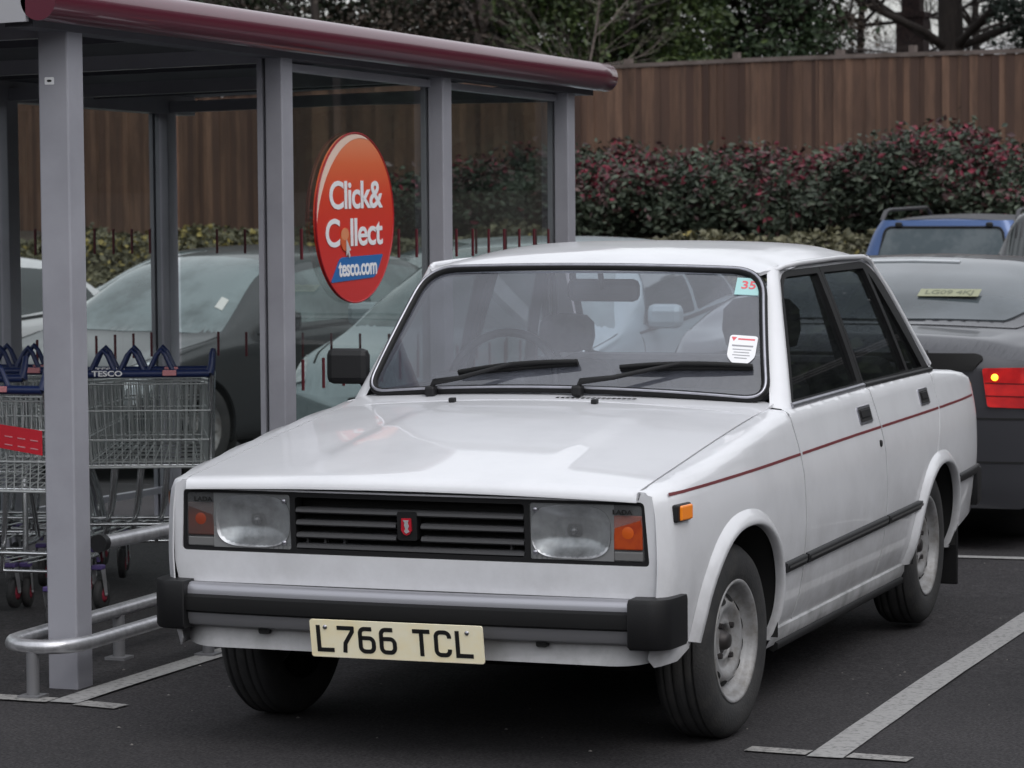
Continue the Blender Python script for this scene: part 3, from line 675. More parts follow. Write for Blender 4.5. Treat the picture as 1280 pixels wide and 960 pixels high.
# wheels
def make_wheel(loc, sgn, steer=0):
    root_n = MB()
    R0, hwid = .287, .083
    pr = [(.176, .070), (.182, .076), (.200, .084), (.225, .087), (.250, .084), (.268, .076), (.277, .066)]
    for g_ in (.045, .018, -.018, -.045): pr += [(R0, g_+.008), (R0-.0, g_+.004), (R0-.004, g_+.002), (R0-.004, g_-.002), (R0, g_-.004)]
    pr += [(.277, -.066), (.268, -.076), (.225, -.087), (.182, -.076), (.176, -.07)]
    root_n.lathe(pr, 64); t = root_n.build('wheel', tyre_mat, car, fix=True)
    t.name = 'tyre'
    rim = MB()
    rim.lathe([(.168, .068), (.180, .074), (.184, .078), (.180, .081), (.174, .079), (.166, .068), (.163, .055), (.158, .045), (.150, .040), (.143, .025), (.139, .028), (.128, .045), (.112, .056), (.098, .054), (.085, .040), (.076, .036), (.060, .040), (.052, .044), (.047, .036), (.045, .015), (0, .012)], 64)
    ro_ = rim.build('rim', rim_mat, t)
    sl = MB()
    for k in range(12):
        q = 2*PI*k/12
        outl = ell((0, 0), .0215, .0105, 0, 2*PI, 14, 2.3)[:-1]; vs = []
        for u, v in outl:
            r_, a_ = .128+v, q+u/.128; off = .0475+(.128-r_)*.9
            vs.append((off, r_*math.cos(a_), r_*math.sin(a_)))
        sl.add(vs, [tuple(range(len(vs)))])
    sl.build('vent_slots', dark_void, t)
    hb = MB(); hb.lathe([(0, .058), (.020, .057), (.026, .050), (.030, .034), (.043, .030), (.044, .010)], 24)
    for k in range(4):
        q = 2*PI*k/4+.4; hb.lathe([(0, .052), (.0085, .052), (.0095, .036)], 6, c=(0, .062*math.cos(q), .062*math.sin(q)), smooth=False)
    hb.build('hub', mat('dirty_hub', (.05, .045, .045), .5, metal=.6), t)
    t.location = loc; t.rotation_euler = (.3, 0, (0 if sgn > 0 else PI)+steer)
    return t
wheel0 = None
for (c, st) in ((FHUB, -.07), (RHUB, 0)):
    for sgn in (1, -1):
        wh = make_wheel((sgn*.693, c[0], c[1]), sgn, st)
        wh.name = 'wheel'
# underbody, axle
MB().box((0, 2.05, .27), (1.2, 2.9, .14)).build('underbody', dark_void, car)

# interior
vin = mat('dark_seat_cloth', (.06, .06, .066), .85, noise=(40, (.085, .085, .09), .4, .6))
def seat(x, y):
    s = MB(); sl_ = [(0, -.24, .38, .12), (0, .05, .40, .13), (0, .22, .42, .13)]
    rows = []
    for z, hw_, d, yo in ((.46, .22, .10, 0), (.60, .235, .11, .03), (.80, .225, .10, .08), (.93, .195, .085, .115), (1.0, .15, .06, .13), (1.02, .09, .03, .135)):
        rows.append([(x+u, y+yo+v, z) for u, v in ell((0, 0), hw_, d, 0, 2*PI, 28, 3.2)[:-1]])
    s.grid(rows, closed=True); s.add(rows[-1], [tuple(range(len(rows[-1])))])
    b = s.build('seat', vin, car)
    c_ = MB(); c_.box((x, y-.27, .47), (.5, .52, .16), bev=.05).build('seat_cushion', vin, b)
    return b
seat(-.30, 2.12); seat(.36, 2.20)
for x, y, hk in ((-.30, 2.27, .72), (.38, 2.36, 1.0)):
    rows = []
    for z, a, d in ((1.055, .05, .03), (1.075, .125, .04), (1.13, .14, .045), (1.20, .135, .042), (1.235, .10, .03), (1.243, .04, .012)):
        rows.append([(x+u, y+v, 1.02+(z-1.03)*hk) for u, v in ell((0, 0), a*hk, d, 0, 2*PI, 20, 3)[:-1]])
    hm = MB().grid(rows, closed=True).build('headrest', vin, car)
MB().box((0, 3.18, .70), (1.28, .2, .56), bev=.06).box((0, 3.32, .93), (1.3, .3, .03)).build('rear_bench', vin, car)
# dashboard
rows = []
for x in np.linspace(-.66, .66, 13):
    rows.append([(x, y+.04*(1-(x/.66)**2)*-1, z+.02*(1-(x/.66)**2)) for y, z in ((1.42, .945), (1.55, .955), (1.66, .950), (1.70, .93), (1.70, .86), (1.66, .70))])
MB().grid(rows).build('dashboard', mat('dash_vinyl', (.035, .035, .038), .55, bump=(200, .3)), car, sharp=50)
MB().box((-.36, 1.62, .975), (.34, .14, .06), bev=.02).build('instrument_binnacle', mat('dash_vinyl'), car)
sw = [(-.36+.19*math.cos(q), 1.78+.19*math.sin(q)*.42*.9, .985+.19*math.sin(q)*.91-.03) for q in np.linspace(0, 2*PI, 40)[:-1]]
MB().tube(sw, .015, 8, closed=True).tube([sw[0], (-.36, 1.76, .95), sw[19]], .012, 6).build('steering_wheel', black_plastic, car)
m = MB(); m.box((-.005, 1.80, 1.275), (.25, .03, .075), bev=.022); mir_o = m.build('rear_view_mirror', mat('mirror_backing', (.03, .03, .035), .4), car)
MB().tube([(-.005, 1.79, 1.28), (-.005, 1.76, 1.35)], .010, 6).build('mirror_stem', black_plastic, mir_o)
# belts on the door pillars
for s in (1, -1):
    MB().box((s*.645, 2.30, 1.12), (.02, .05, .42), rot=Matrix.Rotation(-s*.30, 3, 'Y')).build('door_pillar', mat('grey_vinyl'), car)
# tax disc badge and stickers inside the screen
def on_ws(x, t, off): return Vector(tuple(float(a) for a in ws(np.array(x), np.array(t), off)))
def ws_frame(x, t, off=.003):
    o = on_ws(x, t, off); ex = on_ws(x+.02, t, off)-on_ws(x-.02, t, off); ey = on_ws(x, t+.03, off)-on_ws(x, t-.03, off); ex.normalize(); ey = (ey-ex*ey.dot(ex)).normalized()
    return frame4(o, ex, ey)
F = ws_frame(.571, .385); fp = lambda u, v, d: tuple(F @ Vector((u, v, d)))
m = MB(); sh = round_poly([(-.045, .052), (.045, .052), (.045, -.03), (.025, -.058), (-.025, -.058), (-.045, -.03)], .012)
m.prism(sh, 0, .001, fp); st = m.build('windscreen_sticker', mat('paper_white', (.80, .80, .82), .5), car)
m = MB()
m.prism([(-.034, .014), (.034, .014), (.034, .008), (-.034, .008)], .001, .0016, fp)
for k, wd_ in enumerate((.06, .05, .056, .04)): m.prism([(-wd_/2, -.002-k*.011), (wd_/2, -.002-k*.011), (wd_/2, -.005-k*.011), (-wd_/2, -.005-k*.011)], .001, .0016, fp)
m.build('sticker_print', mat('sticker_grey', (.3, .3, .32), .5), st)
m = MB(); m.prism([(-.040, .044), (-.022, .044), (-.031, .028)], .001, .0016, fp); m.prism([(-.018, .040), (.036, .040), (.036, .034), (-.018, .034)], .001, .0016, fp); m.build('sticker_emblem', mat('sticker_red', (.7, .12, .14), .5), st)
F2 = ws_frame(.545, .875); fp2 = lambda u, v, d: tuple(F2 @ Vector((u, v, d)))
m = MB(); m.prism([(-.042, -.036), (.036, -.036), (.036, .036), (-.042, .036)], 0, .001, fp2); st2 = m.build('tax_disc_holder', mat('pale_turquoise', (.36, .60, .60), .5), car)
text_obj('disc_scribble', '35', .046, mat('sticker_red'), st2, F2 @ Matrix.Translation((0, .004, .0015)), .0003, .001, 1.1)
# wipers
def wiper(xb, xt, tt, x0, x1, t0, t1):
    wb = on_ws(xb, -.03, .0); wb.z += .012; wb.y -= .02
    el = on_ws((x0+x1)/2-.01, (t0+t1)/2, .035)
    m = MB(); m.tube([wb, wb+Vector((.01, 0, .03)), wb*.65+el*.35+Vector((0, -.012, .012)), el], [.011, .011, .008, .006], 6); m.box(wb, (.035, .04, .035), bev=.008)
    a = m.build('wiper', black_plastic, car)
    m = MB(); pts = [on_ws(x0+(x1-x0)*i/8, t0+(t1-t0)*i/8, .010) for i in range(9)]; m.tube(pts, .0085, 6)
    pts = [on_ws(x0+(x1-x0)*i/8, t0+(t1-t0)*i/8, .020+.012*math.sin(PI*i/8)) for i in range(9)]; m.tube(pts, .008, 6)
    m.build('wiper_blade', black_rubber, a)
wiper(-.43, 0, 0, -.35, .055, .115, .20)
wiper(.08, 0, 0, .20, .62, .165, .235)
# driver's door mirror (car's right side)
m = MB(); m.box((-.792, 1.475, 1.03), (.145, .055, .118), bev=.022, rot=Matrix.Rotation(.12, 3, 'Z')); dm = m.build('door_mirror', black_plastic, car)
MB().tube([(-.76, 1.49, 1.0), (-.73, 1.5, .955)], .016, 8).build('mirror_arm', black_plastic, dm)
# ================================================================== ground, markings
VD = Vector((math.sin(YAW), math.cos(YAW))); VR = Vector((math.cos(YAW), -math.sin(YAW)))
drop = curve1([10.5, 13.5, 15, 17.5, 20, 24, 29], [0, -.035, -.07, -.20, -.33, -.42, -.44])
fL, fR = Vector(at_depth(-900, 54.0)), Vector(at_depth(1900, 34.0))
fdir = (fR-fL).normalized(); fnor = Vector((fdir.y, -fdir.x))
if (Vector(CAM_LOC[:2])-fL).dot(fnor) < 0: fnor = -fnor
FLEN = (fR-fL).length
bankp = curve1([-1, 0, 1.2, 3.0, 5.2, 7.6, 8.4], [1, 1, .95, .86, .62, .08, 0])
FT = None
def ftop(s): return float(FT(s))       # fence top height along its run
def s_at(px):      # run along the fence for a picture column
    d = Vector((VD.x+VR.x*(px-640)/FPX, VD.y+VR.y*(px-640)/FPX)); c = Vector(CAM_LOC[:2]); t = (fL-c).dot(fnor)/d.dot(fnor); return ((c+d*t)-fL).dot(fdir)
def d_at(px):
    d = Vector((VD.x+VR.x*(px-640)/FPX, VD.y+VR.y*(px-640)/FPX)); c = Vector(CAM_LOC[:2]); return (fL-c).dot(fnor)/d.dot(fnor)
_k = [(-800, 160), (20, 124), (220, 123), (500, 103), (760, 86), (1000, 75), (1280, 66), (1800, 50)]
FT = curve1([s_at(a) for a, b in _k], [at_px(a, b, d_at(a)/CF.to_2d().length*1.0).z for a, b in _k])
def gz(x, y):
    x, y = np.asarray(x, float), np.asarray(y, float)
    D = (x-CAM_LOC[0])*VD.x+(y-CAM_LOC[1])*VD.y; b = drop(D)
    n = (x-fL.x)*fnor.x+(y-fL.y)*fnor.y; s = (x-fL.x)*fdir.x+(y-fL.y)*fdir.y
    zf = FT(s)-1.84
    return b+(zf-b)*bankp(n)*(n < 8.4)
asph = mat('asphalt', (.030, .029, .031), .9, spec=.25)
n = asph.node_tree; b_ = n.nodes['Principled BSDF']; tcn = n.nodes.new('ShaderNodeTexCoord')
def tex(node, sc, det=5, rough=.6):
    t = n.nodes.new('ShaderNodeTexNoise'); t.inputs['Scale'].default_value = sc; t.inputs['Detail'].default_value = det; t.inputs['Roughness'].default_value = rough
    n.links.new(tcn.outputs['Object'], t.inputs['Vector']); return t
t1, t2, t3 = tex(n, .8), tex(n, 95, 4), tex(n, 22, 6, .7)
ra1 = n.nodes.new('ShaderNodeValToRGB'); ra1.color_ramp.elements[0].color = (.016, .0155, .017, 1); ra1.color_ramp.elements[1].color = (.038, .036, .038, 1); ra1.color_ramp.elements[0].position = .35; ra1.color_ramp.elements[1].position = .7
ra2 = n.nodes.new('ShaderNodeValToRGB'); ra2.color_ramp.elements[0].position = .3; ra2.color_ramp.elements[1].position = .78; ra2.color_ramp.elements[0].color = (.35, .35, .35, 1); ra2.color_ramp.elements[1].color = (2.7, 2.65, 2.6, 1)
mm = n.nodes.new('ShaderNodeMix'); mm.data_type = 'RGBA'; mm.blend_type = 'MULTIPLY'; mm.inputs[0].default_value = 1
ad = n.nodes.new('ShaderNodeMath'); ad.operation = 'ADD'; mu = n.nodes.new('ShaderNodeMath'); mu.operation = 'MULTIPLY'; mu.inputs[1].default_value = .5
n.links.new(t1.outputs[0], ad.inputs[0]); n.links.new(t3.outputs[0], ad.inputs[1]); n.links.new(ad.outputs[0], mu.inputs[0]); n.links.new(mu.outputs[0], ra1.inputs[0])
n.links.new(t2.outputs[0], ra2.inputs[0]); n.links.new(ra1.outputs[0], mm.inputs[6]); n.links.new(ra2.outputs[0], mm.inputs[7]); n.links.new(mm.outputs[2], b_.inputs['Base Color'])
bp = n.nodes.new('ShaderNodeBump'); bp.inputs['Strength'].default_value = .5; bp.inputs['Distance'].default_value = .006; n.links.new(t2.outputs[0], bp.inputs['Height']); n.links.new(bp.outputs[0], b_.inputs['Normal'])
soil = mat('bank_soil', (.030, .022, .017), .95, noise=(3, (.06, .045, .03), .4, .7), bump=(30, .6))
g = MB(); st = np.concatenate([np.linspace(-320, -24, 9), np.arange(-20, 60, 1.0), np.linspace(64, 420, 8)]); qs = np.concatenate([np.linspace(-300, -45, 6), np.arange(-40, 42, 2.0), np.linspace(46, 300, 6)])
P_ = []
for d in st:
    row = []
    for q in qs:
        x, y = CAM_LOC[0]+VD.x*d+VR.x*q, CAM_LOC[1]+VD.y*d+VR.y*q; row.append((x, y, float(gz(x, y))))
    P_.append(row)
g.grid(P_); go = g.build('ground', [asph, soil]); tag(go, kind='structure')
for p in go.data.polygons:
    c = p.center; nn = (c.x-fL.x)*fnor.x+(c.y-fL.y)*fnor.y
    if nn < 7.9: p.material_index = 1
# worn road paint
paint = mat('worn_road_paint', (.30, .29, .28), .7, noise=(55, (.05, .05, .05), .46, .70), bump=(120, .3))
paint_good = mat('road_paint', (.31, .305, .30), .7, noise=(48, (.08, .08, .08), .50, .74), bump=(120, .3))
def marking(name, pts, wd, m, label=None):
    """painted strip along pts"""
    mb = MB(); rows = []
    P = [Vector(p) for p in densify(pts, .25, False)]
    for i, p in enumerate(P):
        d = (P[min(i+1, len(P)-1)]-P[max(i-1, 0)]).normalized(); nn = Vector((-d.y, d.x))*wd/2; jit = random.uniform(-.003, .003)
        rows.append([(p.x+nn.x*k+nn.x*jit*8, p.y+nn.y*k+nn.y*jit*8, float(gz(p.x+nn.x*k, p.y+nn.y*k))+.005) for k in (-1, 1)])
    o = mb.grid(rows).build(name, m); tag(o, kind='structure'); return o
marking('bay_line', [(1.105, .46), (1.075, 5.46)], .105, paint_good)
marking('bay_line', [(.86, .525), (1.045, .515)], .075, paint)
marking('bay_line', [(1.165, .512), (1.345, .50)], .075, paint)
marking('bay_line', [(-1.425, .63), (-1.41, 5.4)], .10, paint_good)
marking('bay_line', [(-2.6, .70), (-1.48, .66)], .085, paint); marking('bay_line', [(-1.37, .64), (-1.21, .615)], .085, paint)
marking('bay_line', [(-1.2, 5.54), (7.0, 5.50)], .09, paint_good)
for x in (3.6, 6.1): marking('bay_line', [(x, .5), (x, 5.45)], .10, paint_good)
for x in (1.08, 3.6): marking('bay_line', [(x, 5.6), (x, 10.4)], .10, paint_good)
# small pale chips and stones
mb = MB()
for i in range(170):
    x, y = random.uniform(-2.4, 2.8), random.uniform(-.6, 5.4); r = random.choice([.002, .003, .004, .006]); z = float(gz(x, y))
    q = [(x+r*random.uniform(.6, 1.5)*math.cos(a), y+r*random.uniform(.6, 1.5)*math.sin(a), z) for a in (0, 1.3, 2.6, 3.9, 5.1)]
    mb.add(q+[(x, y, z+r*.7)], [(k, (k+1) % 5, 5) for k in range(5)])
tag(mb.build('grit', mat('pale_grit', (.16, .15, .14), .8)), 'tiny pale stones and chips scattered over the dark asphalt', 'grit', kind='stuff')

# ================================================================== fence on the bank
def fpt(s, n=0, z=None):
    p = fL+fdir*s+fnor*n; return (p.x, p.y, float(gz(p.x, p.y)) if z is None else z)
wood = mat('brown_fence_boards', (.055, .029, .022), .85, island=(.175, .100, .066), noise=(1.0, (.055, .032, .024), .40, .75, (9, 9, 1.2)), bump=(40, .3))
wood2 = mat('weathered_fence_cap', (.15, .12, .11), .85, noise=(4, (.09, .07, .06), .4, .7))
fence = tag(empty('wooden_fence', fpt(FLEN/2)), 'long brown close-boarded wooden fence along the top of the bank', 'fence')
def to_fence(o): o.parent = fence; o.matrix_parent_inverse = Matrix.Translation(-fence.location); return o
mb = MB(); s = 2.0; fh = 1.86
ang = math.atan2(fdir.y, fdir.x)
while s < FLEN-2:
    wd = random.uniform(.075, .110); t_ = ftop(s)+random.uniform(-.02, .01); x, y, z = fpt(s, random.uniform(0, .012))
    c = Vector((x, y)); h = t_-z
    mb.box((x, y, z+h/2), (wd+.022, .016, h), rot=Matrix.Rotation(ang+random.uniform(-.22, .22), 3, 'Z') @ Matrix.Rotation(random.uniform(-.006, .006), 3, 'Y'))
    s += wd
to_fence(mb.build('boards', wood))
mb = MB(); pts = [(*fpt(s_)[:2], ftop(s_)+.015) for s_ in np.arange(1, FLEN, 1.5)]
for a, b in zip(pts[:-1], pts[1:]):
    c = (Vector(a)+Vector(b))/2; L_ = (Vector(b)-Vector(a)).length; mb.box(c, (L_+.004, .07, .05), rot=Matrix.Rotation(ang, 3, 'Z') @ Matrix.Rotation(-math.atan2(b[2]-a[2], L_), 3, 'Y'))
to_fence(mb.build('capping_rail', wood2))
for s_ in np.arange(3, FLEN-2, 2.9):
    x, y, z = fpt(s_, -.06); mb = MB(); mb.box((x, y, (z+ftop(s_)+.10)/2), (.09, .09, ftop(s_)+.10-z), rot=ang); to_fence(mb.build('post', wood2))
# a second lower trellis rail seen behind the left end
mb = MB()
for k in range(3):
    a, b = fpt(20, -1.0), fpt(44, -1.0); za, zb = ftop(20)+.10+.05*k, ftop(44)+.10+.05*k
    mb.tube([(a[0], a[1], za), (b[0], b[1], zb)], .012, 4)
mesh_f = mb.build('wire_fence', mat('grey_wire', (.12, .11, .11), .7)); tag(mesh_f, 'thin grey rails of a garden fence just showing above the brown boards', 'fence')
for k in np.arange(20, 45, 2.4):
    x, y, z = fpt(k, -1.0); p = MB().box((x, y, (z+ftop(k)+.16)/2), (.08, .08, ftop(k)+.16-z), rot=ang).build('post', wood2, mesh_f)

# ================================================================== vegetation
def leaves(mb, C_, size, asp=1.9, up=.35, mi=None, fold=True):
    """leaf-sized quads at centres C_ (n,3)"""
    n_ = len(C_); a = rng.normal(size=(n_, 3)); a[:, 2] *= .6; a /= np.linalg.norm(a, axis=1)[:, None]
    b = rng.normal(size=(n_, 3)); b -= a*(a*b).sum(1)[:, None]; b /= np.linalg.norm(b, axis=1)[:, None]
    sz = size*rng.uniform(.6, 1.35, n_); L_ = a*sz[:, None]*asp/2; W_ = b*sz[:, None]/2
    nrm = np.cross(a, b)*sz[:, None]*.18
    v = np.stack([C_-L_, C_+W_*1-nrm*0+nrm, C_+L_, C_-W_+nrm], 1).reshape(-1, 3)
    base = len(mb.v); mb.v += [tuple(x) for x in v.tolist()]; mb.f += [(base+4*i, base+4*i+1, base+4*i+2, base+4*i+3) for i in range(n_)]
    mb.m += ([0]*n_ if mi is None else list(map(int, mi))); mb.sm += [False]*n_
def leafmat(name, c1, c2, rough=.55, noise=None):
    m = mat(name, c1, rough, island=c2, spec=.4, noise=noise or (1.2, tuple(k*.45 for k in c1), .45, .75)); return m
hedge_g = leafmat('hedge_leaf', (.022, .036, .022), (.085, .105, .070))
hedge_r = leafmat('red_hedge_leaf', (.075, .012, .022), (.21, .017, .040), noise=(1.2, (.16, .03, .04), .5, .8))
hedge_b = leafmat('purple_hedge_leaf', (.06, .028, .032), (.10, .06, .055))
def zpx(py, D): return CAM_LOC[2]-(py-206)*D/FPX
def shrub_mass(name, s0, s1, n0, n1, htop, count, size, mats_, redfrac=.1, label='', cat='hedge', taper=1.2, hole=.35):
    """hedge running along the fence from s0 to s1 between offsets n0..n1; leaf clumps round many twig centres"""
    ph = rng.uniform(0, 6, 8)
    def hcurve(s): return htop(s)+.10*np.sin(s*1.1+ph[0])+.08*np.sin(s*2.7+ph[1])+.05*np.sin(s*5.9+ph[2])
    nc = int((s1-s0)*(n1-n0)*30); S = rng.uniform(s0, s1, nc); N_ = rng.uniform(n0, n1, nc); hh = rng.uniform(0, 1, nc)**.6
    endf = np.clip(np.minimum(S-s0, s1-S)/taper, .0, 1)**.5; top = hcurve(S)*endf*(1-.25*np.abs((N_-(n0+n1)/2)/((n1-n0)/2))**3)
    X = fL.x+fdir.x*S+fnor.x*N_; Y = fL.y+fdir.y*S+fnor.y*N_; Z0 = gz(X, Y); Z = Z0+.05+hh*top
    k = rng.uniform(size=nc) > hole*.5; X, Y, Z, hh = X[k], Y[k], Z[k], hh[k]
    idx = rng.integers(0, len(X), count); r = rng.normal(size=(count, 3))*np.array([.13, .13, .10])
    Cc = np.stack([X, Y, Z], 1)[idx]+r; Cc[:, 2] = np.maximum(Cc[:, 2], gz(Cc[:, 0], Cc[:, 1])+.02)
    rel = hh[idx]+r[:, 2]*.8; pr = redfrac*np.clip((rel-.80)/.25, 0, 1)+.006
    clump = (np.sin(Cc[:, 0]*3.1+ph[3])+np.sin(Cc[:, 1]*4.3+ph[4])+np.sin(Cc[:, 0]*7+Cc[:, 1]*5)) > -.3
    red = (rng.uniform(size=count) < pr*np.where(clump, 1.5, .4)); brn = rng.uniform(size=count) < .10+.35*((rel > .84) & clump)
    mi = np.where(red, 1, np.where(brn, 2, 0))
    h = MB(); leaves(h, Cc, size, 1.9, mi=None)
    root = tag(empty(name, fpt((s0+s1)/2, (n0+n1)/2)), label, cat)
    F = np.array(h.f); V = h.v
    def sub(nm, kk, m_, ti):
        q = MB(); sel = np.nonzero(mi == kk)[0]
        for i in sel: q.add(V[4*i:4*i+4], [(0, 1, 2, 3)])
        if len(sel): o = q.build(nm, m_, root, fix=False); o.matrix_parent_inverse = Matrix.Translation(-root.location)
    sub('leaves', 0, mats_[0], 0); sub('red_leaves', 1, mats_[1], 0); sub('brown_leaves', 2, mats_[2], 0)
    # twigs
    tw = MB()
    for i in range(int((s1-s0)*9)):
        s_ = random.uniform(s0+.2, s1-.2); n_ = random.uniform(n0+.1, n1-.1); x, y, z = fpt(s_, n_); hh_ = float(hcurve(s_))*random.uniform(.55, 1.02)
        dx, dy = random.uniform(-.2, .2), random.uniform(-.2, .2)
        tw.tube([(x, y, z), (x+dx*.4, y+dy*.4, z+hh_*.5), (x+dx, y+dy, z+hh_)], [.012, .008, .003], 4, cap=False)
    o = tw.build('stems', mat('stem_brown', (.05, .035, .028), .9), root, fix=False); o.matrix_parent_inverse = Matrix.Translation(-root.location)
    return root
hh1 = lambda s: .66+.14*(s-s_at(700))/(s_at(1280)-s_at(700))
shrub_mass('red_tipped_hedge', s_at(585), s_at(1440), 1.4, 3.3, lambda s: hh1(s), 105000, .046, [hedge_g, hedge_r, hedge_b], .20, 'dark green hedge with crimson young leaves on top in front of the fence', 'hedge')
shrub_mass('red_tipped_shrub', s_at(5), s_at(62), 1.2, 2.8, lambda s: .95+0*s, 6000, .046, [hedge_g, hedge_r, hedge_b], .5, 'lone dark shrub with red tips against the fence seen behind the far left post', 'shrub', taper=.6)
# low ivy
ivy1 = leafmat('ivy_leaf', (.055, .056, .030), (.17, .16, .095)); ivy2 = leafmat('ivy_yellow_leaf', (.24, .20, .06), (.38, .31, .10))
cnt = 60000; S = rng.uniform(s_at(-150), s_at(1400), cnt); N_ = rng.uniform(2.7, 7.7, cnt)
X = fL.x+fdir.x*S+fnor.x*N_; Y = fL.y+fdir.y*S+fnor.y*N_; lump = .10*np.sin(X*1.9)*np.sin(Y*2.3)+.07*np.sin(X*4.1+1)*np.cos(Y*3.7)
Z = gz(X, Y)+.04+np.maximum(0, .13+lump)*rng.uniform(.3, 1.15, cnt)
left = S < s_at(690); _ok = left | (N_ > 3.9); S, N_, X, Y, Z, left = S[_ok], N_[_ok], X[_ok], Y[_ok], Z[_ok], left[_ok]; cnt = len(S)
yel = (rng.uniform(size=cnt) < np.where(left, .12, .03)*(1+1.3*np.sin(X*1.3+2)*np.sin(Y*1.7)))
h = MB(); leaves(h, np.stack([X, Y, Z], 1), .072, 1.3, mi=yel.astype(int)); iv = h.build('ground_ivy', [ivy1, ivy2], fix=False); tag(iv, 'low straggly yellow-green ivy covering the foot of the bank', 'ground cover', kind='stuff')

bark = mat('bark', (.045, .036, .032), .9, noise=(8, (.022, .018, .017), .4, .7, (3, 3, .6)), bump=(25, .6))
bark_p = mat('pale_bark', (.16, .13, .115), .85, noise=(9, (.08, .065, .06), .4, .7))
def branch(mb, p, d, L_, r, lvl, tips, spread=.55, up=.12):
    pts = [p.copy()]; rr = [r]; k = 5
    for i in range(k):
        d = (d+Vector((random.gauss(0, .13), random.gauss(0, .13), random.gauss(0, .10)+up*.35))).normalized(); p = p+d*L_/k; pts.append(p.copy()); rr.append(r*(1-.62*(i+1)/k))
        if lvl > 0 and i >= 1:
            for _ in range(2 if lvl > 1 or i > 2 else 1):
                if random.random() < .82:
                    nd = (d+Vector((random.gauss(0, spread), random.gauss(0, spread), random.gauss(.05, spread*.7)))).normalized(); branch(mb, p, nd, L_*random.uniform(.5, .72), rr[-1]*.62, lvl-1, tips, spread, up)
    mb.tube(pts, rr, 7 if r > .06 else (5 if r > .02 else 3), cap=False); tips.append((pts[-1], L_)); tips.append((pts[-3], L_))
def tree(name, px, D, h, r, label, crown, m_leaf=None, nleaf=0, size=.12, lvl=4, m_bark=None, seed=1, lean=(0, 0), spread=.55, fork=.35, cat='tree', crown_z0=.2, cr=None, group=None, limb=.6, nb=(2, 3)):
    random.seed(seed); x, y = at_depth(px, D); z = float(gz(x, y)); root = tag(empty(name, (x, y, z)), label, cat, group); mb = MB(); tips = []
    p = Vector((0, 0, -.1)); d = Vector((lean[0], lean[1], 1)).normalized(); pts = [p.copy()]; rr = [r*1.25]; K = 8
    for i in range(K):
        d = (d+Vector((random.gauss(0, .05), random.gauss(0, .05), .05))).normalized(); p = p+d*h/K; pts.append(p.copy()); rr.append(r*(1-.75*(i+1)/K))
        f = (i+1)/K
        if f > fork and lvl > 0:
            for _ in range(random.choice(nb)):
                a = random.uniform(0, 2*PI); nd = Vector((math.cos(a), math.sin(a), random.uniform(.05, .7))).normalized(); branch(mb, p.copy(), nd, h*random.uniform(.28, .42)*(1.15-f*.5), rr[-1]*limb, lvl-1, tips, spread)
    mb.tube(pts, rr, 12, cap=False); mb.build('trunk', m_bark or bark, root, fix=False)
    if crown and nleaf:
        ncl = 260; cw = cr or h*.32; R_ = []
        for _ in range(ncl):
            zz = random.uniform(crown_z0, 1)**.9; rad = cw*math.sin(min(1, max(.06, (1-zz)*1.5+.12))*PI/2)*random.uniform(.25, 1.08)**.6; a = random.uniform(0, 2*PI)
            R_.append((rad*math.cos(a)+lean[0]*h*zz, rad*math.sin(a)+lean[1]*h*zz, zz*h))
        R_ = np.array(R_); csz = rng.uniform(.16, .42, ncl)*(cw/2.2)**.4; idx = rng.integers(0, ncl, nleaf)
        Cc = R_[idx]+rng.normal(size=(nleaf, 3))*csz[idx][:, None]*np.array([1, 1, .7]); Cc = Cc[Cc[:, 2] > .02]
        q = MB(); leaves(q, Cc, size, 1.7); q.build('crown', m_leaf, root, fix=False)
    return root
lf_dark = leafmat('dark_evergreen_leaf', (.014, .024, .013), (.045, .062, .028)); lf_green = leafmat('laurel_leaf', (.022, .042, .014), (.075, .105, .032), rough=.4)
lf_brown = leafmat('dry_twiggy_leaf', (.035, .028, .022), (.075, .055, .042)); lf_con = leafmat('conifer_needles', (.010, .018, .014), (.026, .040, .028))
tree('evergreen_tree', 300, 62, 10, .22, 'dark evergreen tree above the shelter roof at the far left', True, lf_dark, 36000, .085, 2, seed=2, cr=4.2)
tree('evergreen_tree', 480, 60, 9.5, .2, 'dark evergreen with brownish gaps behind the middle of the shelter roof', True, lf_dark, 36000, .085, 2, seed=3, cr=3.6)
tree('twiggy_tree', 600, 55, 8.5, .13, 'brown twiggy tree between the dark evergreen and the green laurel', True, lf_brown, 16000, .055, 4, seed=4, cr=2.6, m_bark=bark_p)
tree('twiggy_tree', 400, 52, 7.5, .10, 'thin bare brownish tree with fine twigs over the shelter roof', True, lf_brown, 10000, .055, 4, seed=14, cr=2.2)
tree('laurel_tree', 775, 53, 7.2, .14, 'glossy mid green laurel over the fence beside the shelter roof end', True, lf_green, 42000, .070, 2, seed=5, cr=1.75, crown_z0=.05)
tree('laurel_tree', 900, 56, 8.0, .15, 'darker green laurel left of the brown bare twigs', True, leafmat('dull_laurel_leaf', (.014, .030, .013), (.045, .072, .030)), 42000, .078, 2, seed=6, cr=1.9, crown_z0=.05)
tree('bare_shrub', 712, 48.5, 3.9, .035, 'pale bare branches sticking up beside the end of the shelter roof', False, lvl=3, seed=8, m_bark=bark_p, spread=.4, fork=.3, cat='shrub')
tree('twiggy_tree', 1000, 57, 9.0, .16, 'reddish brown leafless tree with dense twigs behind the middle of the fence', True, lf_brown, 22000, .055, 4, seed=9, cr=1.15, crown_z0=.08)
tree('bare_tree', 1183, 60, 12, .30, 'big bare tree with thick dark trunk and spreading limbs against pale sky', False, lvl=5, seed=21, spread=.6, fork=.14, limb=.34, nb=(4, 5))
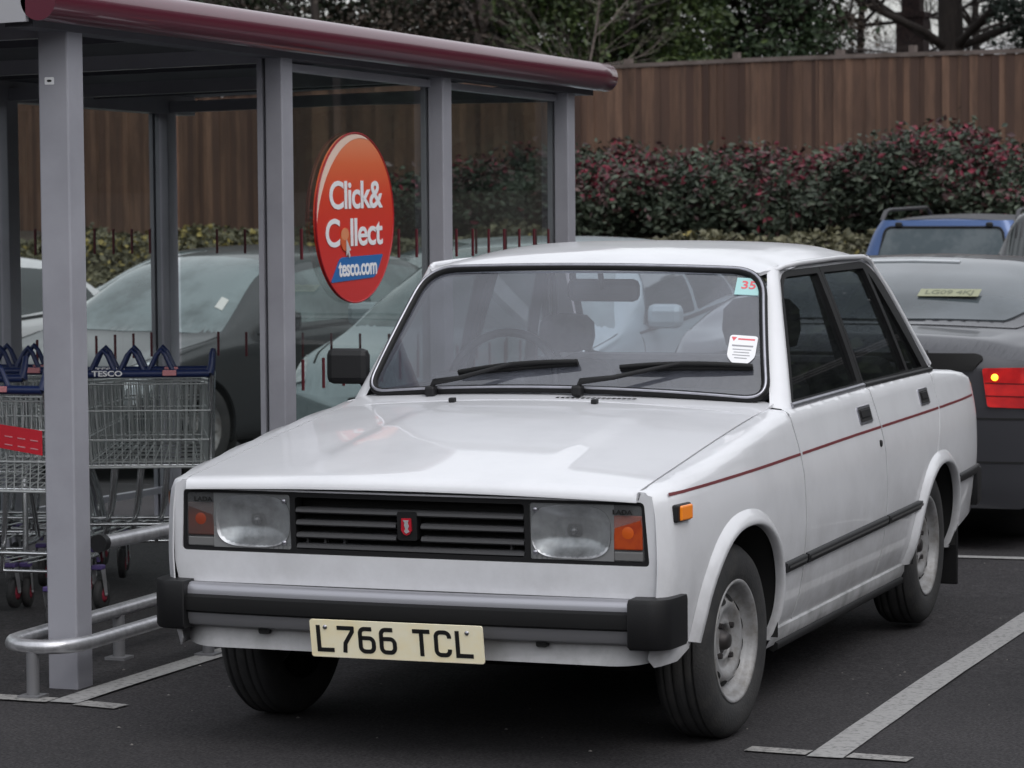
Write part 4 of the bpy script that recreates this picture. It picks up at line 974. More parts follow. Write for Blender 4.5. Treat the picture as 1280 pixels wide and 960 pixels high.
tree('bare_tree', 1085, 66, 10, .10, 'slim bare tree left of the chimney against pale sky', False, lvl=5, seed=12, spread=.6, fork=.15, nb=(3, 4))
tree('bare_tree', 1235, 70, 10, .11, 'slim bare tree with fine twigs right of the big dark trunk', False, lvl=5, seed=17, spread=.6, fork=.12, nb=(3, 4))
tree('conifer_tree', 1392, 58, 11, .2, 'dark conifer filling the top right corner', True, lf_con, 36000, .075, 2, seed=11, cr=2.0, crown_z0=.08)
tree('conifer_tree', 660, 68, 11, .2, 'tall dark conifer behind the twiggy tree', True, lf_con, 26000, .09, 2, seed=13, cr=2.6, crown_z0=.08)
tree('evergreen_tree', 100, 58, 10, .2, 'dark evergreen behind the fence at the far left edge', True, lf_dark, 30000, .085, 2, seed=15, cr=4.0)
# far low shrub belt and house chimney behind the fence
x, y = at_depth(1124, 62); zc_ = float(gz(x, y)); hs_ = tag(empty('brick_house', (x, y, zc_)), 'house roof with a stepped dark brick chimney behind the fence', 'house')
brick = mat('dark_brick', (.07, .045, .042), .9, noise=(14, (.03, .022, .024), .4, .65)); tile = mat('roof_tile', (.05, .035, .032), .85, bump=(12, .5))
a_ = -YAW; R_ = Matrix.Rotation(-YAW, 3, 'Z')
MB().box((1.0, 4.2, .75), (8, 6, 3.0)).build('wall', brick, hs_)
MB().add([(-3.2, 1.0, 2.2), (5.2, 1.0, 2.2), (5.2, 7.4, 2.2), (-3.2, 7.4, 2.2), (-3.2, 4.2, 2.75), (5.2, 4.2, 2.75)], [(0, 1, 5, 4), (2, 3, 4, 5), (0, 4, 3), (1, 2, 5), (0, 3, 2, 1)]).build('roof', tile, hs_)
MB().box((0, 1.1, 1.8), (.54, .54, 4.0)).box((0, 1.1, 4.0), (.36, .40, .7)).box((0, 1.1, 3.74), (.60, .60, .10)).build('chimney', brick, hs_)
MB().lathe([(.11, 4.3), (.12, 4.7), (.09, 4.72)], 12, axis='Z', c=(0, 1.1, 0)).build('chimney_pot', mat('clay_pot', (.10, .05, .04), .8), hs_)
# unseen woodland belts and shop wall, added to block low sky and fill reflections
for nm, c0, c1, lab in (('sky_blocking_tree_belt', (-34, -46), (-30, 30), 'unseen dark woodland added beyond the left edge of the car park to block low sky'), ('sky_blocking_tree_belt', (40, -40), (34, 40), 'unseen dark woodland added beyond the right edge of the car park to block low sky'),
        ('sky_blocking_tree_belt', (3, 68), (66, 36), 'unseen dark woodland added behind the fence beyond the right picture edge to darken reflections')):
    n_ = 14000 if c0[0] < 0 else 34000; t_ = rng.uniform(0, 1, n_); hh_ = rng.uniform(0, 1, n_); prof_ = (8 if c0[0] < 0 else 15)+1.8*np.sin(t_*23)+1.3*np.sin(t_*51+1)
    Cc = np.stack([c0[0]+(c1[0]-c0[0])*t_+rng.normal(0, 1.2, n_), c0[1]+(c1[1]-c0[1])*t_, -.3+hh_*prof_], 1); h = MB(); leaves(h, Cc, .80, 1.4); tag(h.build(nm, lf_dark, fix=False), lab, 'woodland', kind='stuff')
shop = tag(empty('sky_blocking_shop', (4, -34, 0)), 'unseen long brick and glass shop building added behind the camera to block low sky', 'building')
MB().box((0, -6, 2.9), (76, 12, 5.8)).build('wall', mat('buff_brick', (.20, .13, .09), .85, noise=(3, (.14, .09, .065), .4, .7)), shop)
MB().box((0, -6, 6.0), (77, 13, .5)).box((0, 1.2, 3.4), (50, 3.2, .35)).build('roof', grey_roof := mat('shop_roof_grey', (.12, .12, .13), .6), shop)
for k in range(12): MB().box((-22+k*4, .03, 1.6), (3.4, .06, 2.6)).build('window', mat('shop_glass', (.03, .035, .04), .08, coat=.5), shop)
random.seed(7)

# ================================================================== trolley shelter
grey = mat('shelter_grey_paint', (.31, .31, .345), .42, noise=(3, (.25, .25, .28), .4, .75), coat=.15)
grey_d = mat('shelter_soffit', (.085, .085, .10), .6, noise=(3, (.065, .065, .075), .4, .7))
maroon = mat('maroon_gloss', (.085, .008, .022), .34, coat=.55)
sh = tag(empty('trolley_shelter', (-2.6, 3.4, 0)), 'grey framed glazed trolley shelter with a rounded maroon roof edge', 'trolley shelter')
def SH(o): o.parent = sh; o.matrix_parent_inverse = Matrix.Translation(-sh.location); return o
PY = [.955, 2.62, 4.245, 5.82]; zt = lambda y: 2.155-.022*(y-.95)
for xi, X in enumerate((-1.57, -3.63)):
    for i, y in enumerate(PY):
        z0 = float(gz(X, y))-.02; h = zt(y)-(.08 if xi else 0)-z0; m = MB()
        if i == 0: m.box((X, y, z0+h/2), (.108, .108, h), bev=.006)
        else:
            m.box((X-.0405, y, z0+h/2), (.020, .10, h)).box((X+.0165, y, z0+h/2), (.070, .10, h), bev=.005).box((X-.024, y+.01, z0+h/2), (.02, .06, h), mi=1)
        if i: m.box((X, y, z0+.025), (.15, .15, .012))
        p = SH(m.build('post', [grey, dark_void]))
        if i == 0 and xi == 0:
            a = MB().prism(round_poly([(-.017, -.012), (.017, -.012), (.017, .012), (-.017, .012)], .004), 0, .001, lambda u, v, d: (X+u-.012, y-.055-d, 1.975+v)).build('post_label', mat('paper_white'), p)
            a.matrix_parent_inverse = p.matrix_parent_inverse.copy(); a.matrix_parent_inverse = Matrix.Identity(4)
            b = MB().prism(ell((0, 0), .009, .004, 0, 2*PI, 10)[:-1], .001, .0016, lambda u, v, d: (X+u-.012, y-.055-d, 1.975+v)).build('label_print', dark_void, p)
Y0, Y1 = .60, 6.16
# rounded maroon edge
rows = []
for y in list(np.linspace(Y0, Y1-.03, 30))+[Y1-.012, Y1]:
    k = 1 if y < Y1-.02 else (.86 if y < Y1-.005 else .45)
    rows.append([(-1.455+.062*k*math.cos(q), y, zt(y)+.058+.066*k*math.sin(q)) for q in np.linspace(0, 2*PI, 33)[:-1]])
e_ = MB().grid(rows, closed=True); e_.add(rows[-1], [tuple(range(32))]); e_.add(rows[0], [tuple(range(32))[::-1]]); SH(e_.build('maroon_roof_edge', maroon))
# gutter beam beneath it, deck, ribs
def beam(name, p0, p1, w_, h, m_=grey):
    a, b = Vector(p0), Vector(p1); d = b-a; L_ = d.length; e = math.atan2(d.z, Vector((d.x, d.y)).length)
    return SH(MB().box((a+b)/2, (L_, w_, h), rot=Matrix.Rotation(math.atan2(d.y, d.x), 3, 'Z') @ Matrix.Rotation(-e, 3, 'Y')).build(name, m_))
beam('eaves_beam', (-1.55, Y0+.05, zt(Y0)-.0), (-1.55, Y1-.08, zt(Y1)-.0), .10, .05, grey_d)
beam('rear_beam', (-3.63, Y0+.05, zt(Y0)-.05), (-3.63, Y1-.08, zt(Y1)-.05), .10, .09)
beam('rear_gutter', (-3.70, Y0, zt(Y0)-.02), (-3.70, Y1, zt(Y1)-.02), .06, .05, trim_black)
for y in PY: beam('cross_beam', (-1.60, y, zt(y)-.012), (-3.6, y, zt(y)-.065), .06, .055, grey)
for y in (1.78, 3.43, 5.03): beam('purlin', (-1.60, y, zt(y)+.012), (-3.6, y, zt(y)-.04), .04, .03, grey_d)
rows = [[(x, y, zt(y)+z+.0) for x, z in ((-1.46, .055), (-2.0, .05), (-2.6, .035), (-3.2, .01), (-3.72, -.01), (-3.72, .03), (-3.2, .06), (-2.6, .085), (-2.0, .10), (-1.46, .105))] for y in np.linspace(Y0+.02, Y1-.02, 12)]
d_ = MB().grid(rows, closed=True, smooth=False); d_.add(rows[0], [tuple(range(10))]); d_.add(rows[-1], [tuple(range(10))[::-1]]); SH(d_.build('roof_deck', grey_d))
SH(MB().add([(-1.50, Y0+.0, zt(Y0)-.01), (-3.74, Y0, zt(Y0)-.09), (-3.74, Y0, zt(Y0)+.06), (-1.50, Y0, zt(Y0)+.13), (-1.50, Y0+.02, zt(Y0)-.01), (-3.74, Y0+.02, zt(Y0)-.09), (-3.74, Y0+.02, zt(Y0)+.06), (-1.50, Y0+.02, zt(Y0)+.13)], [(0, 1, 2, 3), (7, 6, 5, 4), (0, 4, 5, 1), (3, 2, 6, 7), (0, 3, 7, 4), (1, 5, 6, 2)]).build('end_fascia', mat('fascia_grey', (.34, .34, .36), .45)))
sg = glass_mat('shelter_glass', (.72, .76, .74), 1.42, haze=.05, dcol=(.11, .13, .125))
redbar = mat('safety_mark_red', (.11, .010, .018), .5)
def pane(p0, p1, sp):
    a, b = Vector(p0), Vector(p1); d = (b-a); L_ = d.length; d.normalize(); nn = Vector((d.y, -d.x, 0)); m = MB()
    zo = lambda q: zt(q.y)-2.11
    vs = []
    for off in (0,):
        for q, zz in ((a, .20), (b, .20), (b, 2.06), (a, 2.06)): vs.append((q.x+nn.x*off, q.y+nn.y*off, zz+zo(q)))
    g_ = SH(m.add(vs, [(0, 1, 2, 3)]).build('glass_panel', sg, fix=False)); m = MB()
    for i in range(int((L_-.06)/sp)+1):
        q = a+d*(.20 + i*sp)
        if (q-a).length > L_-.03: break
        for z0 in (.895, 1.395): MB().box((q.x, q.y, z0+zo(q)), (.009, .009, .118)).build('safety_mark', redbar, g_)
    for z0 in (.18, 2.06):
        c0, c1 = Vector((a.x, a.y, z0+zo(a))), Vector((b.x, b.y, z0+zo(b))); beam('glazing_rail', c0, c1, .03, .03)
for i in (1, 2): pane((-1.585, PY[i]+.06, 0), (-1.585, PY[i+1]-.06, 0), .195)
for i in (0, 1, 2): pane((-3.62, PY[i]+.06, 0), (-3.62, PY[i+1]-.06, 0), .19)
pane((-3.56, 5.85, 0), (-1.64, 5.85, 0), .15)
# oval sign on the near glass
SC = (-1.565, 3.362, 1.489); sa, sb = .388, .334
sgn_m = bpy.data.materials.new('sign_print'); sgn_m.use_nodes = True; nn_ = sgn_m.node_tree; bb = nn_.nodes['Principled BSDF']; bb.inputs['Roughness'].default_value = .3
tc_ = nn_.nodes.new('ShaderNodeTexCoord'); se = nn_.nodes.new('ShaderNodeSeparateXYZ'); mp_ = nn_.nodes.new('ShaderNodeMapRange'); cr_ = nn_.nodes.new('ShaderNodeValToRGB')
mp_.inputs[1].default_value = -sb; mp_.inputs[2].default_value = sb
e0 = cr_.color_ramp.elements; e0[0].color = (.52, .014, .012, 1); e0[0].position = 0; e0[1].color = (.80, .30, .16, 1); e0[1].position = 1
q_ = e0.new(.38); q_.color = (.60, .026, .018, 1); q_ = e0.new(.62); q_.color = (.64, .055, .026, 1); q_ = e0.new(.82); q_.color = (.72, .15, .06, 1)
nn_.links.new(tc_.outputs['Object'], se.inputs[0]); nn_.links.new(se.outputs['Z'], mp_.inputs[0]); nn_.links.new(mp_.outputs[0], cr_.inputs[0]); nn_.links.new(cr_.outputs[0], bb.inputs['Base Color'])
so = empty('oval_sign', SC); tag(so, 'oval glossy red and orange sign with white lettering on the shelter glass', 'sign')
fo = lambda u, v, d: (d, u, v)
outl = [(sa*math.cos(q), sb*math.sin(q)) for q in np.linspace(0, 2*PI, 73)[:-1]]
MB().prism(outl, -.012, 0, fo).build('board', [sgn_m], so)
MB().tube([(0, sa*math.cos(q), sb*math.sin(q)) for q in np.linspace(0, 2*PI, 73)[:-1]], .004, 6, closed=True).build('sign_rim', mat('sign_rim_red', (.36, .012, .02), .3), so)
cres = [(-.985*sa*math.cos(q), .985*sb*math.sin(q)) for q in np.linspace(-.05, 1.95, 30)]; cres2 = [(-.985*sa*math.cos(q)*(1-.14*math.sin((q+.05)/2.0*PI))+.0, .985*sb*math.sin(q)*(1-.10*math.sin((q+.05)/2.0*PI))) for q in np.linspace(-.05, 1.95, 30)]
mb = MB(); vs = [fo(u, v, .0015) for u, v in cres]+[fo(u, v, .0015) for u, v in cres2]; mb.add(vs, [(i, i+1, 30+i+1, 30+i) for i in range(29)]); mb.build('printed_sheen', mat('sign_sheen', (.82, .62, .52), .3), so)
wl = mat('sign_white', (.80, .80, .82), .4)
def stext(nm, body, size, u, v, m_, sx=1.0, bold=.0, d=.002, al='CENTER', sp=1.0): return text_obj(nm, body, size, m_, so, frame4((d, u, v), (0, 1, 0), (0, 0, 1)), .0006, bold, sx, al, sp)
stext('sign_lettering', 'Click&', .152, .0, .085, wl, 1.40, .0028, sp=.93)
stext('sign_lettering', 'C', .152, -.232, -.062, wl, 1.40, .0028)
stext('sign_lettering', 'llect', .152, .100, -.062, wl, 1.42, .0028, sp=.93)
mb = MB(); mb.prism([(.046*math.cos(q), .046*math.sin(q)) for q in np.linspace(0, 2*PI, 30)[:-1]], .001, .004, lambda u, v, d: (d, u-.112, v-.082)); mb.build('orange_ball', mat('sign_orange', (.62, .11, .03), .3), so)
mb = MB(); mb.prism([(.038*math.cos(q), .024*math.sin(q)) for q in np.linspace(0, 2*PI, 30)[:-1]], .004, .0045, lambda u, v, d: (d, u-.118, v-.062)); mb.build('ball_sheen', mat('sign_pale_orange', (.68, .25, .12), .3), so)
mb = MB(); mb.prism([(0, 0), (0, -.066), (.014, -.052), (.026, -.074), (.036, -.068), (.026, -.046), (.044, -.044)], .005, .007, lambda u, v, d: (d, u-.108, v-.082)); mb.build('cursor_arrow', mat('sign_grey', (.55, .55, .55), .4), so)
mb = MB(); mb.prism(round_poly([(-.255, -.248), (.190, -.240), (.270, -.150), (-.165, -.152)], [.01, .03, .01, .03]), .001, .003, fo); mb.build('blue_banner', mat('sign_blue', (.015, .13, .38), .35), so)
stext('sign_web_address', 'tesco.com', .092, .012, -.198, wl, 1.06, .0022, .004, sp=.95)

# ---- tubular guards
def guard(name, pts, r, label, legs=(), caps=(), closed=False):
    o = tag(empty(name, (pts[0][0], pts[0][1], 0)), label, 'guard rail'); T = Matrix.Translation(-o.location)
    a = MB().tube(pts, r, 12).build('rail', steel_bright, o); a.matrix_parent_inverse = T
    for (x, y, z) in legs:
        z0 = float(gz(x, y)); a = MB().tube([(x, y, z0), (x, y, z)], .021, 10).box((x, y, z0+.006), (.075, .075, .010)).build('leg', alu_dark, o); a.matrix_parent_inverse = T
    for c0, c1 in caps: a = MB().tube([c0, c1], [r*1.25, r*1.15], 12).build('end_cap', black_plastic, o); a.matrix_parent_inverse = T
    return o
pts = [(-1.44, 1.9, .165), (-1.44, .86, .165)]+[(-1.57+.13*math.cos(q), .84-.14*math.sin(q), .165) for q in np.linspace(0, PI, 11)[1:-1]]+[(-1.70, .86, .165), (-1.70, 2.1, .165)]
guard('low_guard_rail', pts, .024, 'low steel hoop rail bent round the foot of the nearest shelter post', legs=[(-1.57, .70, .15), (-1.44, 1.72, .15), (-1.70, 1.55, .15)])
guard('straight_guard_rail', [(-1.62, 1.28, .432), (-1.62, 5.6, .36)], .025, 'straight knee high steel rail with black end cap beside the trolleys', legs=[(-1.62, 2.35, .41), (-1.62, 5.5, .36)], caps=[((-1.62, 1.255, .433), (-1.62, 1.295, .432))])
# ================================================================== trolleys
wire = mat('zinc_wire', (.52, .54, .54), .35, metal=.5); tubem = mat('bright_tube', (.68, .69, .70), .22, metal=.95)
blue_p = mat('navy_plastic', (.011, .022, .085), .4); red_p = mat('trolley_red', (.55, .015, .03), .4); purp = mat('castor_purple', (.07, .045, .16), .5)
def make_trolley():
    root = tag(empty('shopping_trolley', (0, 0, 0)), 'x', 'shopping trolley'); m = MB()
    # basket: rear (handle end) at y=0, tapered nose at y=.62
    zr0, zr1, zf0, zf1, wr_, wf_, Lb = .53, .86, .60, .83, .265, .165, .60
    W = lambda t: wr_+(wf_-wr_)*t; B = lambda t: zr0+(zf0-zr0)*t; T_ = lambda t: zr1+(zf1-zr1)*t
    rw_ = .0026
    for s in (1, -1):
        for i in range(21): t = i/20; m.tube([(s*W(t)*.93, Lb*t, B(t)), (s*W(t), Lb*t, T_(t))], rw_, 4, cap=False)
        for k in (.0, .33, .68, 1): f = lambda t: (s*W(t)*(.93+.07*k), Lb*t, B(t)*(1-k)+T_(t)*k); m.tube([f(0), f(1)], .0035 if k in (0, 1) else rw_+.0008, 4, cap=False)
    for y, t in ((0, 0), (Lb, 1)):
        for i in range(17):
            u = -1+2*i/16; m.tube([(u*W(t)*.93, y, B(t)), (u*W(t), y, T_(t))], rw_, 4, cap=False)
        for k in (0, .33, .68, 1): z = B(t)*(1-k)+T_(t)*k; m.tube([(-W(t)*(.93+.07*k), y, z), (W(t)*(.93+.07*k), y, z)], .006 if k in (0,) else .004, 5, cap=False)
    for i in range(12): u = -1+2*i/11; m.tube([(u*W(0)*.93, 0, B(0)), (u*W(1)*.93, Lb, B(1))], rw_, 4, cap=False)
    for i in range(8): t = i/8; m.tube([(-W(t)*.93, Lb*t, B(t)), (W(t)*.93, Lb*t, B(t))], rw_, 4, cap=False)
    # child seat flap, leaning forward inside
    for i in range(13): u = -.9+1.8*i/12; m.tube([(u*.24, .03, .84), (u*.23, .16, .62)], rw_, 4, cap=False)
    m.tube([(-.22, .16, .62), (.22, .16, .62)], .003, 4).tube([(-.24, .16, .62), (-.24, .03, .84)], .004, 4).tube([(.24, .16, .62), (.24, .03, .84)], .004, 4)
    bk = m.build('basket', wire, root, fix=False)
    fr = MB()
    for s in (1, -1):
        fr.tube([(s*.27, -.05, .90), (s*.262, .0, .80), (s*.255, .04, .56), (s*.25, .02, .50), (s*.245, .03, .165)], .0115, 8)
        fr.tube([(s*.245, .03, .25), (s*.23, .28, .235), (s*.19, .62, .225), (s*.18, .66, .20)], .011, 8)
        fr.tube([(s*.25, .07, .53), (s*.235, .22, .42), (s*.22, .40, .24)], .010, 8)
    fr.tube([(-.255, .03, .535), (.255, .03, .535)], .010, 8).tube([(-.245, .03, .30), (.245, .03, .30)], .008, 6).tube([(-.185, .64, .22), (.185, .64, .22)], .010, 8)
    for x in (-.15, -.045, .06): fr.tube([(x+.02, .02, .53), (x, .05, .36), (x-.035, .10, .225)], .010, 8)
    fr.tube([(-.24, .10, .225), (.24, .10, .225)], .007, 6)
    fr.build('frame', tubem, root)
    rk = MB()
    for i in range(7): u = -1+2*i/6; rk.tube([(u*.22, .06, .26), (u*.17, .60, .235)], .003, 4, cap=False)
    rk.build('lower_rack', wire, root, fix=False)
    hb = MB(); hb.tube([(-.262, -.055, .905), (.262, -.055, .905)], .0165, 10)
    for s in (1, -1): hb.tube([(s*.262, -.055, .905), (s*.268, -.05, .935), (s*.270, -.02, .985)], [.0165, .014, .012], 8); hb.tube([(s*.268, -.05, .92), (s*.262, .01, .83)], .013, 8)
    h = hb.build('handle', blue_p, root)
    hp = MB()
    for x in (-.165, -.05, .065): hp.tube([(x-.048, -.01, .91), (x-.018, .0, .975), (x, .004, .995), (x+.018, .0, .975), (x+.048, -.01, .91)], [.011, .010, .012, .010, .011], 8)
    hp.tube([(-.24, -.01, .905), (.15, -.01, .905)], .012, 8); hp.build('child_seat_grip', blue_p, h)
    c = MB(); c.box((.105, -.066, .908), (.055, .022, .022), bev=.003); c.build('coin_lock', mat('coin_lock_pink', (.55, .22, .24), .4), h)
    text_obj('handle_lettering', 'TESCO', .030, wl, h, frame4((-.14, -.0725, .906), (1, 0, 0), (0, 0, 1)), .0004, .0008, 1.3)
    for (x, y, fr_) in ((.245, .03, 0), (-.245, .03, 0), (.18, .66, 1), (-.18, .66, 1)):
        cs = MB(); cs.box((x, y, .172), (.044, .044, .018), bev=.004); cs = cs.build('castor', purp, root)
        fk = MB()
        for dx in (-.020, .020): fk.add([(x+dx, y-.022, .165), (x+dx, y+.022, .165), (x+dx, y+.045, .060), (x+dx, y+.015, .060)], [(0, 1, 2, 3)])
        fk.tube([(x-.022, y+.03, .062), (x+.022, y+.03, .062)], .006, 6); fk.build('fork', steel_bright, cs, fix=False)
        wh_ = MB(); wh_.lathe([(.030, .014), (.058, .013), (.062, .007), (.062, -.007), (.058, -.013), (.030, -.014)], 24, c=(x, y+.03, .062)); w_ = wh_.build('castor_wheel', tyre_mat, cs)
        hc = MB(); hc.lathe([(0, .0165), (.016, .016), (.030, .013), (.030, -.013), (.016, -.016), (0, -.0165)], 16, c=(x, y+.03, .062)); hc.build('castor_hub', mat('hub_red', (.25, .02, .04), .5), cs)
    return root
tr0 = make_trolley()
spots = [  # px, depth, rz, label, red board
    (181, 12.75, .36, 'wire trolley with blue looped handle just right of the nearest shelter post', 0),
    (184, 13.02, .36, 'wire trolley nested behind the one just right of the nearest shelter post', 0),
    (-24, 11.75, .10, 'nearest wire trolley with a red board on its basket at the left picture edge', 1),
    (-52, 12.5, .30, 'wire trolley directly behind the one with the red board', 0),
    (16, 13.05, .25, 'wire trolley half hidden behind the left side of the nearest shelter post', 0),
    (24, 13.28, .25, 'wire trolley nested into the one half hidden behind the nearest shelter post', 0)]
for i, (px, D, rz, lab, red) in enumerate(spots):
    o = tr0 if i == 0 else copy_tree(tr0); x, y = at_depth(px, D); o.location = (x, y, float(gz(x, y))+.002); o.rotation_euler = (0, 0, rz); o['label'] = lab; o['group'] = 'shopping trolleys nested in the shelter'
    if red:
        b = MB(); b.prism([(.02, .785), (.245, .755), (.245, .665), (.02, .700)], -.022, -.018, lambda u, v, d: (u, d, v)); q = b.build('notice_board', red_p, o)
        wm = MB()
        for k in range(4):
            u = .05+k*.05; zz = .76-.14*(u-.02)
            for r_ in range(2): wm.prism([(u, zz-.012-.03*r_), (u+.03, zz-.016-.03*r_), (u+.03, zz-.020-.03*r_), (u, zz-.016-.03*r_)], -.0235, -.022, lambda u_, v, d: (u_, d, v))
        wm.build('notice_lines', mat('notice_pink', (.6, .25, .28), .5), q)
# ================================================================== the other cars
class Car:
    custom_tail = False; bstep = (.10, .33)
    """lofted modern body: stations along y (front 0 .. rear L), section parameter q: 0 centre roof, 4 belt, 8 sill"""
    def __init__(s, name, label, L, W, top, belt, plan, wr=.42, z0=.20, wheels=(.8, 3.4), R=.31, paint=None, glass=None, endfac=None, arch=.045):
        s.L, s.W, s.z0, s.wr, s.R = L, W, z0, wr, R; s.top, s.belt, s.plan = curve1(*top), curve1(*belt), curve1(*plan); s.wheels = wheels
        s.root = tag(empty(name), label, 'car'); s.paint, s.glass = paint, glass
    def sec(s, y):
        w = s.plan(y)*s.W/2; t = s.top(y); b = np.minimum(s.belt(y), t-.015); g = t-b; z0 = s.z0+0*w
        xb = w*.955; xr = xb-g*s.wr
        K = [(0*w, t), (xr*.35, t-.006), (xr*.72, t-.022), (xr*.93, t-.05*np.minimum(1, g/.2)-.02*np.minimum(1, g/.1)), (xb-g*s.wr*.42, b+g*.5), (xb, b), (w*.985, b-.06), (w, b-(b-z0)*.38), (w*.992, z0+.16), (w*.965, z0+.03), (w*.90, z0)]
        return [np.broadcast_arrays(a, c) for a, c in K]
    QK = [0, 1, 2, 3, 3.6, 4.2, 4.8, 5.8, 7, 7.7, 8]
    def S(s, y, q):
        y, q = np.broadcast_arrays(np.asarray(y, float), np.asarray(q, float)); K = s.sec(y); sg = np.where(q < 0, -1., 1.); a = np.abs(q)
        X = np.array([k[0]+0*y for k in K]); Z = np.array([k[1]+0*y for k in K]); qk = np.array(s.QK); i = np.clip(np.searchsorted(qk, a, side='right')-1, 0, len(qk)-2)
        h = qk[i+1]-qk[i]; t = (a-qk[i])/h
        def tg(V, j):
            jp, jm = np.clip(j+1, 0, len(qk)-1), np.clip(j-1, 0, len(qk)-1); return (np.take_along_axis(V, jp[None], 0)[0]-np.take_along_axis(V, jm[None], 0)[0])/(qk[jp]-qk[jm])
        def hm(V):
            a0, a1 = np.take_along_axis(V, i[None], 0)[0], np.take_along_axis(V, (i+1)[None], 0)[0]; m0, m1 = tg(V, i), tg(V, i+1)
            return (2*t**3-3*t**2+1)*a0+(t**3-2*t**2+t)*h*m0+(-2*t**3+3*t**2)*a1+(t**3-t**2)*h*m1
        sh_ = X.shape[1:]; X = X.reshape(len(qk), -1); Z = Z.reshape(len(qk), -1); i = i.reshape(-1); t = t.reshape(-1); h = h.reshape(-1)
        x, z = hm(X).reshape(sh_), hm(Z).reshape(sh_)
        return x*sg, y, z
    def q_at(s, y, z):
        qs = np.linspace(4.4, 8, 60); zz = s.S(np.full(60, y), qs)[2]; return float(np.interp(-z, -zz, qs))
    def body(s):
        ol = [(0, -7.9)]; R = s.R+.045
        right = [(0, 7.9)]
        for c in s.wheels:
            pts = [(c+R*math.cos(a), s.R-.0+R*math.sin(a)) for a in np.linspace(PI, 0, 20)]
            pts = [p for p in pts if p[1] > s.z0+.04]
            right += [(c-R*1.0, 7.9)]+[(p[0], s.q_at(*p)) for p in pts]+[(c+R*1.0, 7.9)]
        right += [(s.L, 7.9)]
        poly = right+[(y, -q) for y, q in right[::-1]]
        s.b = panel('body', poly, s.S, s.paint, s.root, steps=s.bstep, t=.02)
        zc_ = lambda y: s.S(np.full(41, y), np.linspace(-8, 8, 41))
        for y, sg in ((0., -1), (s.L, 1))[:1 if s.custom_tail else 2]:
            x, _, z = zc_(y); rows = []; zm = (z.max()+s.z0)/2
            for k in np.linspace(0, 1, 7): rows.append([(a*(1-k), y+sg*.05*(1-(1-k)**2), (b-zm)*(1-k)+zm) for a, b in zip(x, z)])
            MB().grid(rows).build('front_end' if sg < 0 else 'rear_end', s.paint, s.root)
        MB().box((0, s.L/2, s.z0+.06), (s.W*.80, s.L*.97, .14)).build('underbody', dark_void, s.root)
        for c in s.wheels:
            for sg in (1, -1):
                x = sg*(s.W/2-.10); m = MB(); R0 = s.R
                m.lathe([(R0*.66, .085), (R0*.90, .10), (R0*.985, .08), (R0, .06), (R0, -.09)], 36, c=(0, 0, 0)); t = m.build('wheel', tyre_mat, s.root)
                t.location = (x, c, R0); t.rotation_euler = (0, 0, 0 if sg > 0 else PI)
                m = MB(); m.lathe([(R0*.66, .088), (R0*.64, .06), (R0*.60, .04)], 36)
                for k in range(5):
                    a = 2*PI*k/5; m.box((.05, R0*.33*math.cos(a), R0*.33*math.sin(a)), (.02, R0*.16, R0*.62), rot=Matrix.Rotation(a-PI/2, 3, 'X'), mi=0)
                m.lathe([(0, .065), (R0*.16, .06)], 16); m.build('rim', rim_mat, t)
                m = MB(); m.lathe([(0, .02), (R0*.64, .02)], 24); m.build('brake_disc', dark_void, t)
                w_ = MB(); w_.lathe([(s.R+.07, -.12), (s.R+.07, .095)], 20, c=(sg*(s.W/2-.11), c, s.R)); w_.build('wheel_well', dark_void, s.root, fix=False)
        return s
    def patch(s, name, outl, m, offs=.004, rad=0, steps=(.08, .2), mir=False, t=.006, par=None):
        o = []
        for k in ((1, -1) if mir else (1,)):
            pl_ = [(a, b*k) for a, b in outl]
            if rad: pl_ = round_poly(pl_, rad)
            q = panel(name, pl_, s.S, m, par or s.root, steps=steps, t=t, offs=offs); o.append(q)
        return o
    def place(s, px, D, rz, ynear=True, z=None):
        x, y = at_depth(px, D); s.root.location = (x, y, float(gz(x, y))); s.root.rotation_euler = (0, 0, rz); return s
    def at(s, y, q, off=0):
        p = [float(a) for a in s.S(np.array(float(y)), np.array(float(q)))]; return Vector(p)
dark_glass = mat('car_glass_dark', (.020, .028, .030), .06, coat=.4, spec=.7)
teal_glass = mat('car_glass_teal', (.17, .215, .225), .08, coat=.5, spec=.9, noise=(2.2, (.08, .105, .11), .42, .62))
pale_glass = mat('car_glass_pale', (.075, .09, .10), .07, coat=.2, spec=.6, noise=(2, (.04, .05, .055), .4, .7))
amber = mat('amber_lens'); redl = mat('red_lens')
headm = mat('headlamp_glass', (.40, .43, .45), .12, metal=.4, coat=1, noise=(14, (.75, .78, .8), .45, .65))
plate_y = mat('yellow_plate', (.55, .48, .12), .4); plate_w = mat('white_plate', (.6, .6, .58), .4)
def hatch_profile(L=4.15, H=1.46, hood=.93, nose=.66, cowl=1.05, rf=1.95, rr=3.45, tail=.62):
    top = ([0, .04, .12, .35, .7, cowl, cowl+.25, rf-.25, rf, rf+.35, (rf+rr)/2+.1, rr, L-.45, L-.25, L-.08, L], [nose-.05, nose, nose+.06, nose+.14, hood-.06, hood+.02, hood+.20, H-.115, H-.045, H-.01, H, H-.06, H-.20, H-.42, .85, .70])
    belt = ([0, .5, 1.2, 2.5, 3.6, L], [nose-.05, nose+.12, .90, .95, 1.0, .95])
    plan = ([0, .04, .12, .3, .6, 1.2, L-1, L-.4, L-.12, L-.03, L], [.84, .875, .915, .955, .985, 1, 1, .975, .94, .90, .88])
    return top, belt, plan
